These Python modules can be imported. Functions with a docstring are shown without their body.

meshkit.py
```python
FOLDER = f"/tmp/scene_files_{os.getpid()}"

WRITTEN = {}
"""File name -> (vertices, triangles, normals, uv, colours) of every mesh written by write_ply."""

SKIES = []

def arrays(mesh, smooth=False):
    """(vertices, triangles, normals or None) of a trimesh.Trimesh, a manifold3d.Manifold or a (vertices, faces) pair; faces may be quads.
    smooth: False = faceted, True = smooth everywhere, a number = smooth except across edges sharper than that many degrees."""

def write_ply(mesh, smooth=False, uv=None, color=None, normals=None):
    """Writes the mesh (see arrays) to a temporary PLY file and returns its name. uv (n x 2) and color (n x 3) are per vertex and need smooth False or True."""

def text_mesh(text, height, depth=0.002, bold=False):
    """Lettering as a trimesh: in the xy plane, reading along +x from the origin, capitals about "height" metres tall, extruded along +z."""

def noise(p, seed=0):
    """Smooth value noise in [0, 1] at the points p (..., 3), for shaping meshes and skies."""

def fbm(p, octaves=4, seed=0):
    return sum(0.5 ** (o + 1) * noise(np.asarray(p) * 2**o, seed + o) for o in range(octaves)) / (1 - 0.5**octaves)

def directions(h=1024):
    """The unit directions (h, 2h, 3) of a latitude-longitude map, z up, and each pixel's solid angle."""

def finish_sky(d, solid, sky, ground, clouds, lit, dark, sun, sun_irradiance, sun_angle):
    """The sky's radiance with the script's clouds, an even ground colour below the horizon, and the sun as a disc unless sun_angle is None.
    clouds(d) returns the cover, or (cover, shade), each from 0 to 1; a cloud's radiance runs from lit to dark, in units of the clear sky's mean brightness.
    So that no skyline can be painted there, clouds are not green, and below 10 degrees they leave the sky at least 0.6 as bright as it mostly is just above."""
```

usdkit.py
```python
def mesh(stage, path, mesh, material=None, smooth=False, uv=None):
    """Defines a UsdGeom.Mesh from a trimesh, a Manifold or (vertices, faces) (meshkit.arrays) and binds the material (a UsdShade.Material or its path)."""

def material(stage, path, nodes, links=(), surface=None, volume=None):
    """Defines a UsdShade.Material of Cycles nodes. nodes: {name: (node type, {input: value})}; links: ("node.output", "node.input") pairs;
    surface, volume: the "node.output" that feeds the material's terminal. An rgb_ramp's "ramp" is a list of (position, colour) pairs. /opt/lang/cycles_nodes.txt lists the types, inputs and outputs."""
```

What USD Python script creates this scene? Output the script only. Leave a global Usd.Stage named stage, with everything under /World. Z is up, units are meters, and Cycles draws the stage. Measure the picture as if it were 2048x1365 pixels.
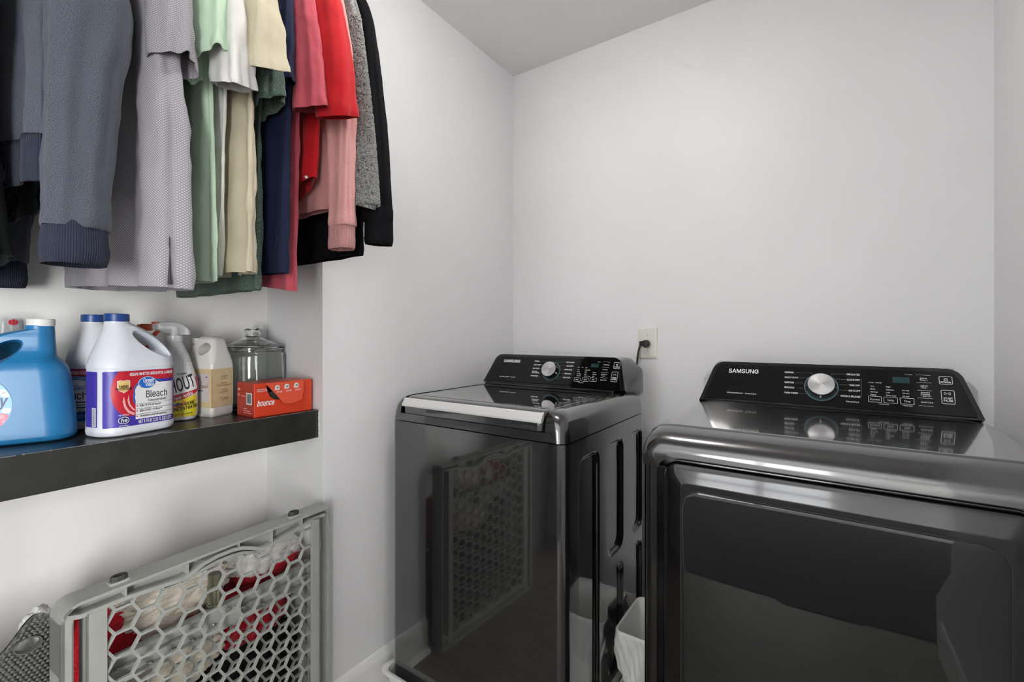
import math, random
import numpy as np, trimesh, manifold3d as m3
from shapely.geometry import Polygon, LineString, Point, box as sbox, MultiPolygon
from shapely.ops import unary_union
from shapely import affinity
import usdkit, meshkit
from pxr import Usd, UsdGeom, UsdLux, UsdShade, Gf, Sdf

stage = Usd.Stage.CreateInMemory()
UsdGeom.SetStageUpAxis(stage, 'Z'); UsdGeom.SetStageMetersPerUnit(stage, 1.0)
UsdGeom.Xform.Define(stage, '/World')
RNG = random.Random(7)

# ---------------------------------------------------------------- camera, light, exposure
FPX, YAW, CAMZ = 916.0, math.radians(34.35), 1.262          # focal length in pixels of a 2048 px wide frame
cam = UsdGeom.Camera.Define(stage, '/World/camera')
cam.CreateHorizontalApertureAttr(36.0); cam.CreateVerticalApertureAttr(36.0*1365/2048)
cam.CreateFocalLengthAttr(FPX/2048*36.0)
cam.CreateVerticalApertureOffsetAttr(-14.5/2048*36.0)
cam.CreateClippingRangeAttr(Gf.Vec2f(0.02, 100)); cam.CreateExposureAttr(0.0)
cam.CreateFStopAttr(0.0)
c_, s_ = math.cos(YAW), math.sin(YAW)
cam.AddTransformOp().Set(Gf.Matrix4d(c_, s_, 0, 0, 0, 0, 1, 0, s_, -c_, 0, 0, 0, 0, CAMZ, 1))

LAMP_STRENGTH, WINDOW_INTENSITY, SKY = 47.0, (9.0, 40.0), 1.0
dome = UsdLux.DomeLight.Define(stage, '/World/sky'); dome.CreateIntensityAttr(SKY); dome.CreateColorAttr(Gf.Vec3f(0.85, 0.93, 1.0))
# daylight entering by the two windows of the adjoining room behind the camera
for nm, w_, h_, I_, M_ in (('window_daylight_far', 1.35, 1.1, WINDOW_INTENSITY[0], (1, 0, 0, 0, 0, 0, 1, 0, 0, -1, 0, 0, -0.6, -3.87, 1.55, 1)), ('window_daylight_side', 1.9, 2.1, WINDOW_INTENSITY[1], (0, 1, 0, 0, 0, 0, 1, 0, 1, 0, 0, 0, 1.97, -2.72, 1.15, 1))):
    win = UsdLux.RectLight.Define(stage, '/World/' + nm); win.CreateWidthAttr(w_); win.CreateHeightAttr(h_); win.CreateIntensityAttr(I_); win.CreateColorAttr(Gf.Vec3f(1.0, 0.99, 0.97))
    win.AddTransformOp().Set(Gf.Matrix4d(*M_))

# ---------------------------------------------------------------- helpers: prims
_used, BASE = {}, {}
def numbered(path):
    n = _used.get(path, 0); _used[path] = n + 1
    return path if n == 0 else f'{path}_{n:03d}'
def tag(prim, label=None, cat=None, group=None, kind=None):
    for k, v in (('label', label), ('category', cat), ('group', group), ('kind', kind)):
        if v: prim.SetCustomDataByKey(k, v)
    return prim
def thing(name, label, cat, base=(0, 0, 0), group=None):
    p = numbered('/World/' + name)
    x = UsdGeom.Xform.Define(stage, p); x.AddTranslateOp().Set(Gf.Vec3d(*map(float, base)))
    BASE[p] = np.array(base, float)
    tag(x.GetPrim(), label, cat, group)
    return p
def part(parent, name, mesh, mat, smooth=32, label=None, kind=None, uv=None):
    """One mesh under a thing or a part. The mesh is given in world coordinates."""
    p = numbered(parent + '/' + name)
    base = BASE.get(parent, np.zeros(3)); BASE[p] = base
    v, f = vf(mesh)
    m = usdkit.mesh(stage, p, trimesh.Trimesh(v - base, f, process=False), mat, smooth=smooth, uv=uv)
    tag(m.GetPrim(), label=label, kind=kind)
    return p
def struct(name, mesh, mat, smooth=False, label=None):
    p = numbered('/World/' + name); BASE[p] = np.zeros(3)
    v, f = vf(mesh)
    m = usdkit.mesh(stage, p, trimesh.Trimesh(v, f, process=False), mat, smooth=smooth)
    tag(m.GetPrim(), label=label, kind='structure')
    return p
def solo(name, label, cat, mesh, mat, smooth=32, group=None, uv=None, kind=None):
    """A thing that is one mesh."""
    p = numbered('/World/' + name); v, f = vf(mesh)
    b = np.array([*((v.min(0) + v.max(0))/2)[:2], v[:, 2].min()]); BASE[p] = b
    m = usdkit.mesh(stage, p, trimesh.Trimesh(v - b, f, process=False), mat, smooth=smooth, uv=uv)
    m.AddTranslateOp().Set(Gf.Vec3d(*map(float, b)))
    tag(m.GetPrim(), label, cat, group, kind)
    return p
# ---------------------------------------------------------------- helpers: shapes
def vf(mesh):
    if hasattr(mesh, 'to_mesh'):
        m = mesh.to_mesh(); return np.array(m.vert_properties[:, :3], float), np.array(m.tri_verts, int)
    if isinstance(mesh, (tuple, list)):
        v, f = np.asarray(mesh[0], float), np.asarray(mesh[1], int)
        if f.shape[1] == 4: f = np.vstack([f[:, [0, 1, 2]], f[:, [0, 2, 3]]])
        return v, f
    return np.array(mesh.vertices, float), np.array(mesh.faces, int)
def tm(mesh):
    v, f = vf(mesh); return trimesh.Trimesh(v, f, process=False)
def cat(*ms):
    ms = [tm(m) for m in ms]
    return trimesh.util.concatenate(ms)
def mani(mesh):
    v, f = vf(mesh)
    t = trimesh.Trimesh(v, f, process=True)
    m = m3.Manifold(m3.Mesh(np.array(t.vertices, np.float32), np.array(t.faces, np.uint32)))
    return m
def loft(rings, cap0=True, cap1=True, closed=True, loop=False):
    """Skin over rings of equal point counts (rings x n x 3)."""
    r = np.asarray(rings, float); k, n = r.shape[:2]
    v = r.reshape(-1, 3); q = []
    kk = k if loop else k - 1
    i, j = np.meshgrid(np.arange(kk), np.arange(n if closed else n - 1), indexing='ij')
    a = i*n + j; b = i*n + (j + 1) % n; c = ((i + 1) % k)*n + (j + 1) % n; d = ((i + 1) % k)*n + j
    f = np.vstack([np.stack([a, b, c], -1).reshape(-1, 3), np.stack([a, c, d], -1).reshape(-1, 3)])
    ex = []
    if cap0:
        v = np.vstack([v, r[0].mean(0)]); ci = len(v) - 1
        ex += [[ci, (t + 1) % n, t] for t in range(n)]
    if cap1:
        v = np.vstack([v, r[-1].mean(0)]); ci = len(v) - 1; o = (k - 1)*n
        ex += [[ci, o + t, o + (t + 1) % n] for t in range(n)]
    if ex: f = np.vstack([f, np.array(ex)])
    m = trimesh.Trimesh(v, f, process=False)
    if closed and (cap0 and cap1 or loop):
        if m.volume < 0: m.invert()
    return m
def rr(x0, x1, y0, y1, r, n=5):
    """Rounded rectangle, counter-clockwise, 4(n+1) points."""
    r = max(1e-5, min(r, (x1 - x0)/2 - 1e-6, (y1 - y0)/2 - 1e-6)); p = []
    for cx, cy, a0 in ((x1 - r, y1 - r, 0), (x0 + r, y1 - r, 90), (x0 + r, y0 + r, 180), (x1 - r, y0 + r, 270)):
        for t in range(n + 1):
            a = math.radians(a0 + 90*t/n); p.append((cx + r*math.cos(a), cy + r*math.sin(a)))
    return np.array(p)
def zring(p2, z): return np.column_stack([p2, np.full(len(p2), z)])
def rbox(x0, x1, y0, y1, z0, z1, r=0.004, n=4, rv=None):
    """Box with rounded vertical edges (rv) and softened top and bottom edges (r)."""
    rv = rv if rv is not None else r; R = []
    for a in np.linspace(0, 90, n + 1):
        i = r*(1 - math.sin(math.radians(a))); R.append(zring(rr(x0 + i, x1 - i, y0 + i, y1 - i, max(rv - i, 1e-4)), z0 + r*(1 - math.cos(math.radians(a)))))
    for a in np.linspace(90, 0, n + 1):
        i = r*(1 - math.sin(math.radians(a))); R.append(zring(rr(x0 + i, x1 - i, y0 + i, y1 - i, max(rv - i, 1e-4)), z1 - r*(1 - math.cos(math.radians(a)))))
    return loft(R)
def xf(mesh, M):
    v, f = vf(mesh); M = np.asarray(M, float)
    m = trimesh.Trimesh(v @ M[:3, :3].T + M[:3, 3], f, process=False)
    if np.linalg.det(M[:3, :3]) < 0: m.invert()
    return m
def frame(O, ex, ey, ez=None):
    ex, ey = np.array(ex, float), np.array(ey, float); ex /= np.linalg.norm(ex); ey = ey - ex*(ey @ ex); ey /= np.linalg.norm(ey)
    M = np.eye(4); M[:3, 0], M[:3, 1], M[:3, 2], M[:3, 3] = ex, ey, np.cross(ex, ey), O
    return M
def rotz(a, O=(0, 0, 0)):
    M = np.eye(4); c, s = math.cos(a), math.sin(a); M[:2, :2] = [[c, -s], [s, c]]; M[:3, 3] = O; return M
def tube(pts, rad, sides=10, cap=True):
    p = np.asarray(pts, float); k = len(p); rad = np.broadcast_to(rad, (k,))
    t = np.gradient(p, axis=0); t /= np.linalg.norm(t, axis=1, keepdims=True) + 1e-12
    a = np.cross(t[0], [0, 0, 1.0]);
    if np.linalg.norm(a) < 1e-3: a = np.cross(t[0], [1.0, 0, 0])
    rings = []
    ang = np.arange(sides)*2*np.pi/sides
    for i in range(k):
        a = a - t[i]*(a @ t[i]); a /= np.linalg.norm(a); b = np.cross(t[i], a)
        rings.append(p[i] + rad[i]*(np.cos(ang)[:, None]*a + np.sin(ang)[:, None]*b))
    return loft(rings, cap, cap)
def spline(pts, n=40):
    from scipy.interpolate import CubicSpline
    p = np.asarray(pts, float); d = np.r_[0, np.cumsum(np.linalg.norm(np.diff(p, axis=0), axis=1))]
    return CubicSpline(d, p)(np.linspace(0, d[-1], n))
def lathe(prof, n=48, c=(0, 0, 0)):
    """Solid of revolution about z; prof is (radius, z) from one end to the other."""
    a = np.arange(n)*2*np.pi/n
    R = [np.column_stack([max(r, 1e-5)*np.cos(a), max(r, 1e-5)*np.sin(a), np.full(n, z)]) + np.array(c) for r, z in prof]
    return loft(R)
def extr(poly, depth, M=None, z0=0.0):
    """shapely polygon -> solid of the given depth, optionally placed by a frame."""
    gs = [g for g in getattr(poly, 'geoms', [poly]) if g.area > 1e-10]
    ms = [trimesh.creation.extrude_polygon(g, depth, engine='earcut') for g in gs]
    m = trimesh.util.concatenate(ms)
    if z0: m.apply_translation([0, 0, z0])
    return xf(m, M) if M is not None else m
_tx = {}
def text2d(s, h, bold=False, w=None, align='l', shear=0.0):
    """Lettering as a thin mesh in the xy plane, baseline on y = 0; w squeezes or stretches it to that width."""
    key = (s, bold)
    if key not in _tx: _tx[key] = meshkit.text_mesh(s, 1.0, 0.02, bold)
    m = _tx[key].copy(); v = np.array(m.vertices); v[:, :2] *= h; v[:, 2] = (v[:, 2] > 0.01)*0.0004
    x0, x1 = v[:, 0].min(), v[:, 0].max()
    v[:, 0] -= x0
    if w: v[:, 0] *= w/(x1 - x0); W = w
    else: W = x1 - x0
    v[:, 0] += shear*v[:, 1]
    if align == 'c': v[:, 0] -= W/2
    if align == 'r': v[:, 0] -= W
    return trimesh.Trimesh(v, m.faces, process=False)
def line2d(pts, w): return LineString(pts).buffer(w/2, cap_style=2, join_style=1, quad_segs=3)
def rrpoly(x0, x1, y0, y1, r): return Polygon(rr(x0, x1, y0, y1, r))
def ring2d(x0, x1, y0, y1, r, w): return rrpoly(x0, x1, y0, y1, r).difference(rrpoly(x0 + w, x1 - w, y0 + w, y1 - w, max(r - w, 1e-4)))
def move(m, dx=0, dy=0, dz=0):
    m = m.copy(); m.apply_translation([dx, dy, dz]); return m
# ---------------------------------------------------------------- helpers: materials
MATS = {}
def mat(name, col, rough=0.5, metal=0.0, spec=0.5, coat=0.0, trans=0.0, ior=1.5, bump=None, vary=None, sheen=0.0, sss=0.0, coat_rough=0.03, aniso=0.0, coat_ior=1.5):
    """Principled material; bump = (scale, strength, distance), vary = (scale, amount): a soft procedural variation of the tone."""
    if name in MATS: return MATS[name]
    inp = dict(base_color=col, roughness=rough, metallic=metal, specular_ior_level=spec, coat_weight=coat, coat_roughness=coat_rough, coat_ior=coat_ior, transmission_weight=trans, ior=ior, sheen_weight=sheen, anisotropic=aniso)
    if sss: inp.update(subsurface_weight=sss, subsurface_radius=(0.02, 0.02, 0.02), subsurface_scale=0.3)
    nodes, links = {'p': ('principled_bsdf', inp)}, []
    if bump or vary: nodes['tc'] = ('texture_coordinate', {})
    if vary:
        nodes['nv'] = ('noise_texture', {'scale': vary[0], 'detail': 4.0, 'roughness': 0.6})
        a = vary[1]; dark = tuple(c*(1 - a) for c in col); lite = tuple(min(1, c*(1 + a)) for c in col)
        nodes['rv'] = ('rgb_ramp', {'ramp': [(0.3, dark), (0.7, lite)]})
        links += [('tc.object', 'nv.vector'), ('nv.fac', 'rv.fac'), ('rv.color', 'p.base_color')]
    if bump:
        nodes['nb'] = ('noise_texture', {'scale': bump[0], 'detail': 3.0, 'roughness': 0.6})
        nodes['b'] = ('bump', {'strength': bump[1], 'distance': bump[2]})
        links += [('tc.object', 'nb.vector'), ('nb.fac', 'b.height'), ('b.normal', 'p.normal')]
    MATS[name] = usdkit.material(stage, '/World/Looks/' + name, nodes, links, surface='p.BSDF')
    return MATS[name]
def emit(name, col, strength):
    if name not in MATS: MATS[name] = usdkit.material(stage, '/World/Looks/' + name, {'e': ('emission', {'color': col, 'strength': strength})}, surface='e.emission')
    return MATS[name]
def pane(name, col=(0.95, 0.95, 0.95), rough=0.02, fac=None):
    if name not in MATS and fac is not None:
        MATS[name] = usdkit.material(stage, '/World/Looks/' + name, {'t': ('transparent_bsdf', {'color': col}), 'g': ('principled_bsdf', {'base_color': (0.85, 0.86, 0.87), 'roughness': rough, 'specular_ior_level': 0.7}), 'm': ('mix_closure', {'fac': fac})}, [('t.BSDF', 'm.closure1'), ('g.BSDF', 'm.closure2')], surface='m.closure')
    if name not in MATS:
        MATS[name] = usdkit.material(stage, '/World/Looks/' + name, {'t': ('transparent_bsdf', {'color': col}), 'g': ('glossy_bsdf', {'color': (0.9, 0.9, 0.9), 'roughness': rough}), 'f': ('fresnel', {'IOR': 1.45}), 'm': ('mix_closure', {})},
            [('f.fac', 'm.fac'), ('t.BSDF', 'm.closure1'), ('g.BSDF', 'm.closure2')], surface='m.closure')
    return MATS[name]
# ================================================================= the room
XL, XR, YB, ZC = -1.317, 0.416, 1.938, 2.578         # left wall, right wall, back wall, ceiling
XA, YA, YF = -1.653, 0.861, -0.35                     # closet recess: its back, its end, and the wall behind the camera
paint = mat('wall_paint', (0.80, 0.80, 0.81), rough=0.40, spec=0.22, bump=(55, 0.06, 0.004), vary=(3.0, 0.012))
paintb = mat('wall_paint_recess', (0.80, 0.795, 0.78), rough=0.38, spec=0.4, bump=(55, 0.06, 0.004), vary=(3.0, 0.02))
ceilm = mat('ceiling_paint', (0.88, 0.88, 0.88), rough=0.8, spec=0.2, bump=(120, 0.1, 0.003))
trimm = mat('trim_paint', (0.84, 0.84, 0.83), rough=0.25, spec=0.5)
def slab(x0, x1, y0, y1, z0, z1):
    m = trimesh.creation.box([x1 - x0, y1 - y0, z1 - z0]); m.apply_translation([(x0 + x1)/2, (y0 + y1)/2, (z0 + z1)/2]); return m
T = 0.10
struct('wall_left', slab(XA, XL, YA, YB + T, 0, ZC), paint, label='bright white painted wall between the closet recess and the far corner')
struct('wall_back', slab(XL, XR + T, YB, YB + T, 0, ZC), paint, label='white painted wall behind the washer and the dryer')
struct('wall_right', slab(XR, XR + T, YF, YB, 0, ZC), paint, label='white painted wall at the right edge beside the dryer')
struct('wall_recess', slab(XA - T, XA, YF - T, YB + T, 0, ZC), paintb, label='white wall at the back of the closet recess')
struct('wall_front', cat(slab(XA, -0.98, YF - T, YF, 0, ZC), slab(-0.98, XR, YF - T, YF, 2.12, ZC), slab(XR, XR + T, YF - T, YF, 0, ZC)), paint)
struct('ceiling', slab(XA - T, XR + T, YF - T, YB + T, ZC, ZC + 0.08), ceilm)
# plank floor: bluish grey-brown wood-look boards
fl = usdkit.material(stage, '/World/Looks/plank_floor', {
    'tc': ('texture_coordinate', {}), 'mp': ('mapping', {'scale': (1.0, 9.0, 1.0)}), 'n': ('noise_texture', {'scale': 7.0, 'detail': 6.0, 'roughness': 0.65}),
    'r': ('rgb_ramp', {'ramp': [(0.25, (0.10, 0.09, 0.082)), (0.5, (0.20, 0.175, 0.155)), (0.8, (0.30, 0.26, 0.235))]}), 'p': ('principled_bsdf', {'roughness': 0.35})},
    [('tc.object', 'mp.vector'), ('mp.vector', 'n.vector'), ('n.fac', 'r.fac'), ('r.color', 'p.base_color')], surface='p.BSDF')
struct('floor', slab(XA - T, XR + T, YF - T, YB + T, -0.05, 0.0 - 0.003), fl)
k = 0
y = YF
while y < YB:
    y2 = min(y + 0.125, YB); x = XA + 0.001 + (k % 3)*-0.37
    while x < XR:
        x2 = x + 1.2; a, b = max(x, XA), min(x2, XR)
        if b - a > 0.02:
            part('/World/floor', 'plank', slab(a + 0.0007, b - 0.0007, y + 0.0007, y2 - 0.0007, -0.003, 0.0), fl, smooth=False)
        x = x2
    y = y2; k += 1
# baseboard profile (distance from wall, height) and quarter-round shoe moulding
bprof = [(0, 0), (0.013, 0), (0.013, 0.100), (0.011, 0.104), (0.011, 0.110), (0.008, 0.118), (0.006, 0.126), (0.003, 0.131), (0, 0.132)]
shoe = [(0.0131, 0.0), (0.031, 0.0)] + [(0.0131 + 0.018*math.cos(math.radians(a)), 0.018*math.sin(math.radians(a))) for a in range(15, 91, 15)]
def run(prof, p0, p1, nrm):
    R = [np.array([[p[0] + nrm[0]*d, p[1] + nrm[1]*d, h] for d, h in prof]) for p in (p0, p1)]
    return loft(R)
struct('baseboard_left', run(bprof, (XL, YA), (XL, YB), (1, 0)), trimm, smooth=40, label='white moulded baseboard along the left wall')
struct('trim_1', run(shoe, (XL, YA), (XL, YB), (1, 0)), trimm, smooth=40, label='white quarter-round strip along the left baseboard')
struct('baseboard_back', run(bprof, (XR, YB), (XL, YB), (0, -1)), trimm, smooth=40)
struct('baseboard_right', run(bprof, (XR, YF), (XR, YB), (-1, 0)), trimm, smooth=40)
struct('baseboard_recess', run(bprof, (XA, YF), (XA, YA), (1, 0)), trimm, smooth=40)
# the adjoining room behind the camera, seen only in reflections and as the source of daylight
carpet = mat('carpet', (0.07, 0.067, 0.064), rough=0.95, spec=0.1, bump=(90, 0.9, 0.02), vary=(40, 0.35), sheen=0.2)
wallb = mat('bedroom_paint', (0.74, 0.74, 0.73), rough=0.7)
struct('floor_bedroom', slab(-2.6, 1.9, -3.9, YF - T, -0.05, 0.0), carpet)
struct('wall_bedroom_left', slab(-2.7, -2.6, -3.9, YF - T, 0, ZC), wallb)
vy0, vy1 = -3.72, -1.72
struct('wall_bedroom_right', cat(slab(1.9, 2.0, -3.9, vy0, 0, ZC), slab(1.9, 2.0, vy1, YF - T, 0, ZC), slab(1.9, 2.0, vy0, vy1, 2.25, ZC)), wallb)
w2 = struct('window_2', cat(slab(1.90, 1.95, vy0, vy0 + 0.05, 0.0, 2.25), slab(1.90, 1.95, vy1 - 0.05, vy1, 0.0, 2.25), slab(1.90, 1.95, vy0, vy1, 0.0, 0.08), slab(1.90, 1.95, vy0, vy1, 2.2, 2.25), slab(1.90, 1.95, (vy0 + vy1)/2 - 0.03, (vy0 + vy1)/2 + 0.03, 0.0, 2.25)), trimm)
part(w2, 'pane', slab(1.918, 1.922, vy0, vy1, 0.02, 2.25), pane('window_pane'), smooth=False)
struct('wall_bedroom_near', cat(slab(-2.6, XA - T, YF - T, YF - T + 0.04, 0, ZC), slab(XR + T, 1.9, YF - T, YF - T + 0.04, 0, ZC)), wallb)
struct('ceiling_bedroom', slab(-2.7, 2.0, -3.9, YF - T, ZC, ZC + 0.08), ceilm)
wx0, wx1, wz0, wz1 = -1.30, 0.10, 0.95, 2.15
struct('wall_bedroom_far', cat(slab(-2.6, wx0, -3.9, -3.8, 0, ZC), slab(wx1, 1.9, -3.9, -3.8, 0, ZC), slab(wx0, wx1, -3.9, -3.8, 0, wz0), slab(wx0, wx1, -3.9, -3.8, wz1, ZC)), wallb)
wf = struct('window_1', cat(slab(wx0, wx1, -3.84, -3.79, wz0, wz0 + 0.05), slab(wx0, wx1, -3.84, -3.79, wz1 - 0.05, wz1), slab(wx0, wx0 + 0.05, -3.84, -3.79, wz0, wz1), slab(wx1 - 0.05, wx1, -3.84, -3.79, wz0, wz1), slab(-0.64, -0.56, -3.84, -3.79, wz0, wz1), slab(wx0, wx1, -3.84, -3.79, 1.52, 1.56)), trimm)
part(wf, 'pane', slab(wx0, wx1, -3.822, -3.818, wz0, wz1), pane('window_pane'), smooth=False)
# door casing round the opening behind the camera
struct('door_1', cat(slab(-1.05, -0.97, YF, YF + 0.018, 0, 2.12), slab(-1.05, XR - 0.014, YF, YF + 0.018, 2.11, 2.19)), trimm)
# ceiling lamp, flush dome in the middle of the room
LX, LY = -0.58, 0.88
lt = thing('ceiling_light', 'round flush dome lamp in the middle of the ceiling', 'lamp', (LX, LY, ZC - 0.12))
nickel = mat('brushed_nickel', (0.6, 0.58, 0.55), rough=0.3, metal=1.0)
part(lt, 'base', lathe([(0.0, ZC), (0.15, ZC), (0.15, ZC - 0.025), (0.142, ZC - 0.03), (0.0, ZC - 0.03)], 48, (LX, LY, 0)), nickel)
part(lt, 'shade', lathe([(0.0, ZC - 0.031)] + [(0.135*math.cos(math.radians(a)), ZC - 0.031 - 0.075*math.sin(math.radians(a))) for a in range(0, 90, 9)] + [(0.0, ZC - 0.106)], 48, (LX, LY, 0)), emit('lamp_glass', (1.0, 0.97, 0.93), LAMP_STRENGTH))

# ================================================================= washer and dryer
steel = mat('black_steel', (0.032, 0.032, 0.033), rough=0.12, metal=0.9, spec=0.5, coat=0.6, coat_ior=1.5, coat_rough=0.05)
steeltop = mat('black_steel_top', (0.075, 0.075, 0.077), rough=0.22, metal=0.9, spec=0.6, coat=1.0, coat_ior=1.75, coat_rough=0.06)
steelside = mat('dark_steel_side', (0.075, 0.075, 0.078), rough=0.12, metal=0.85, spec=0.6, coat=1.0, coat_ior=1.65)
gloss = mat('black_gloss', (0.006, 0.006, 0.007), rough=0.04, spec=0.7)
glassb = mat('smoked_glass', (0.007, 0.008, 0.008), rough=0.02, spec=0.6)
panelg = mat('panel_glass', (0.004, 0.004, 0.004), rough=0.05, spec=0.4)
gap = mat('gap_black', (0.004, 0.004, 0.004), rough=0.6)
chrome = mat('satin_chrome', (0.74, 0.74, 0.75), rough=0.24, metal=1.0)
knobm = mat('spun_aluminium', (0.82, 0.82, 0.83), rough=0.22, metal=1.0, aniso=0.0)
ink = mat('panel_ink', (0.80, 0.80, 0.82), rough=0.5)
inkdim = mat('panel_ink_dim', (0.22, 0.22, 0.23), rough=0.5)
ringm = mat('knob_ring_print', (0.10, 0.16, 0.19), rough=0.3)
lcd = mat('lcd_window', (0.015, 0.05, 0.055), rough=0.15)

def console_outline(bl, br, tl, tr, h, r, n=8):
    """Trapezoid with rounded upper corners in panel coordinates (mm)."""
    P = Polygon([(bl, 0), (br, 0), (tr, h), (tl, h)])
    top = P.buffer(-r).buffer(r, quad_segs=n)
    low = P.intersection(sbox(-999, -1, 999, h*0.45))
    return top.union(low).simplify(0.02)
def resample(poly, n):
    c = np.array(poly.exterior.coords); c = c[:-1] if Polygon(c).exterior.is_ccw else c[:-1][::-1]
    i = np.argmin(c[:, 0]*1.0 + c[:, 1]*3); c = np.roll(c, -i, 0); c = np.vstack([c, c[:1]])
    d = np.r_[0, np.cumsum(np.linalg.norm(np.diff(c, axis=0), axis=1))]
    t = np.arange(n)*d[-1]/n
    return np.column_stack([np.interp(t, d, c[:, k]) for k in (0, 1)])
def panel_text(items):
    """items: (text, x, y, height, width, align, bold) in mm on the panel."""
    ms = []
    for s, x, y, h, w, al, b in items:
        ms.append(move(text2d(s, h/1000, b, w/1000 if w else None, al), x/1000, y/1000))
    return cat(*ms)
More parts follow.
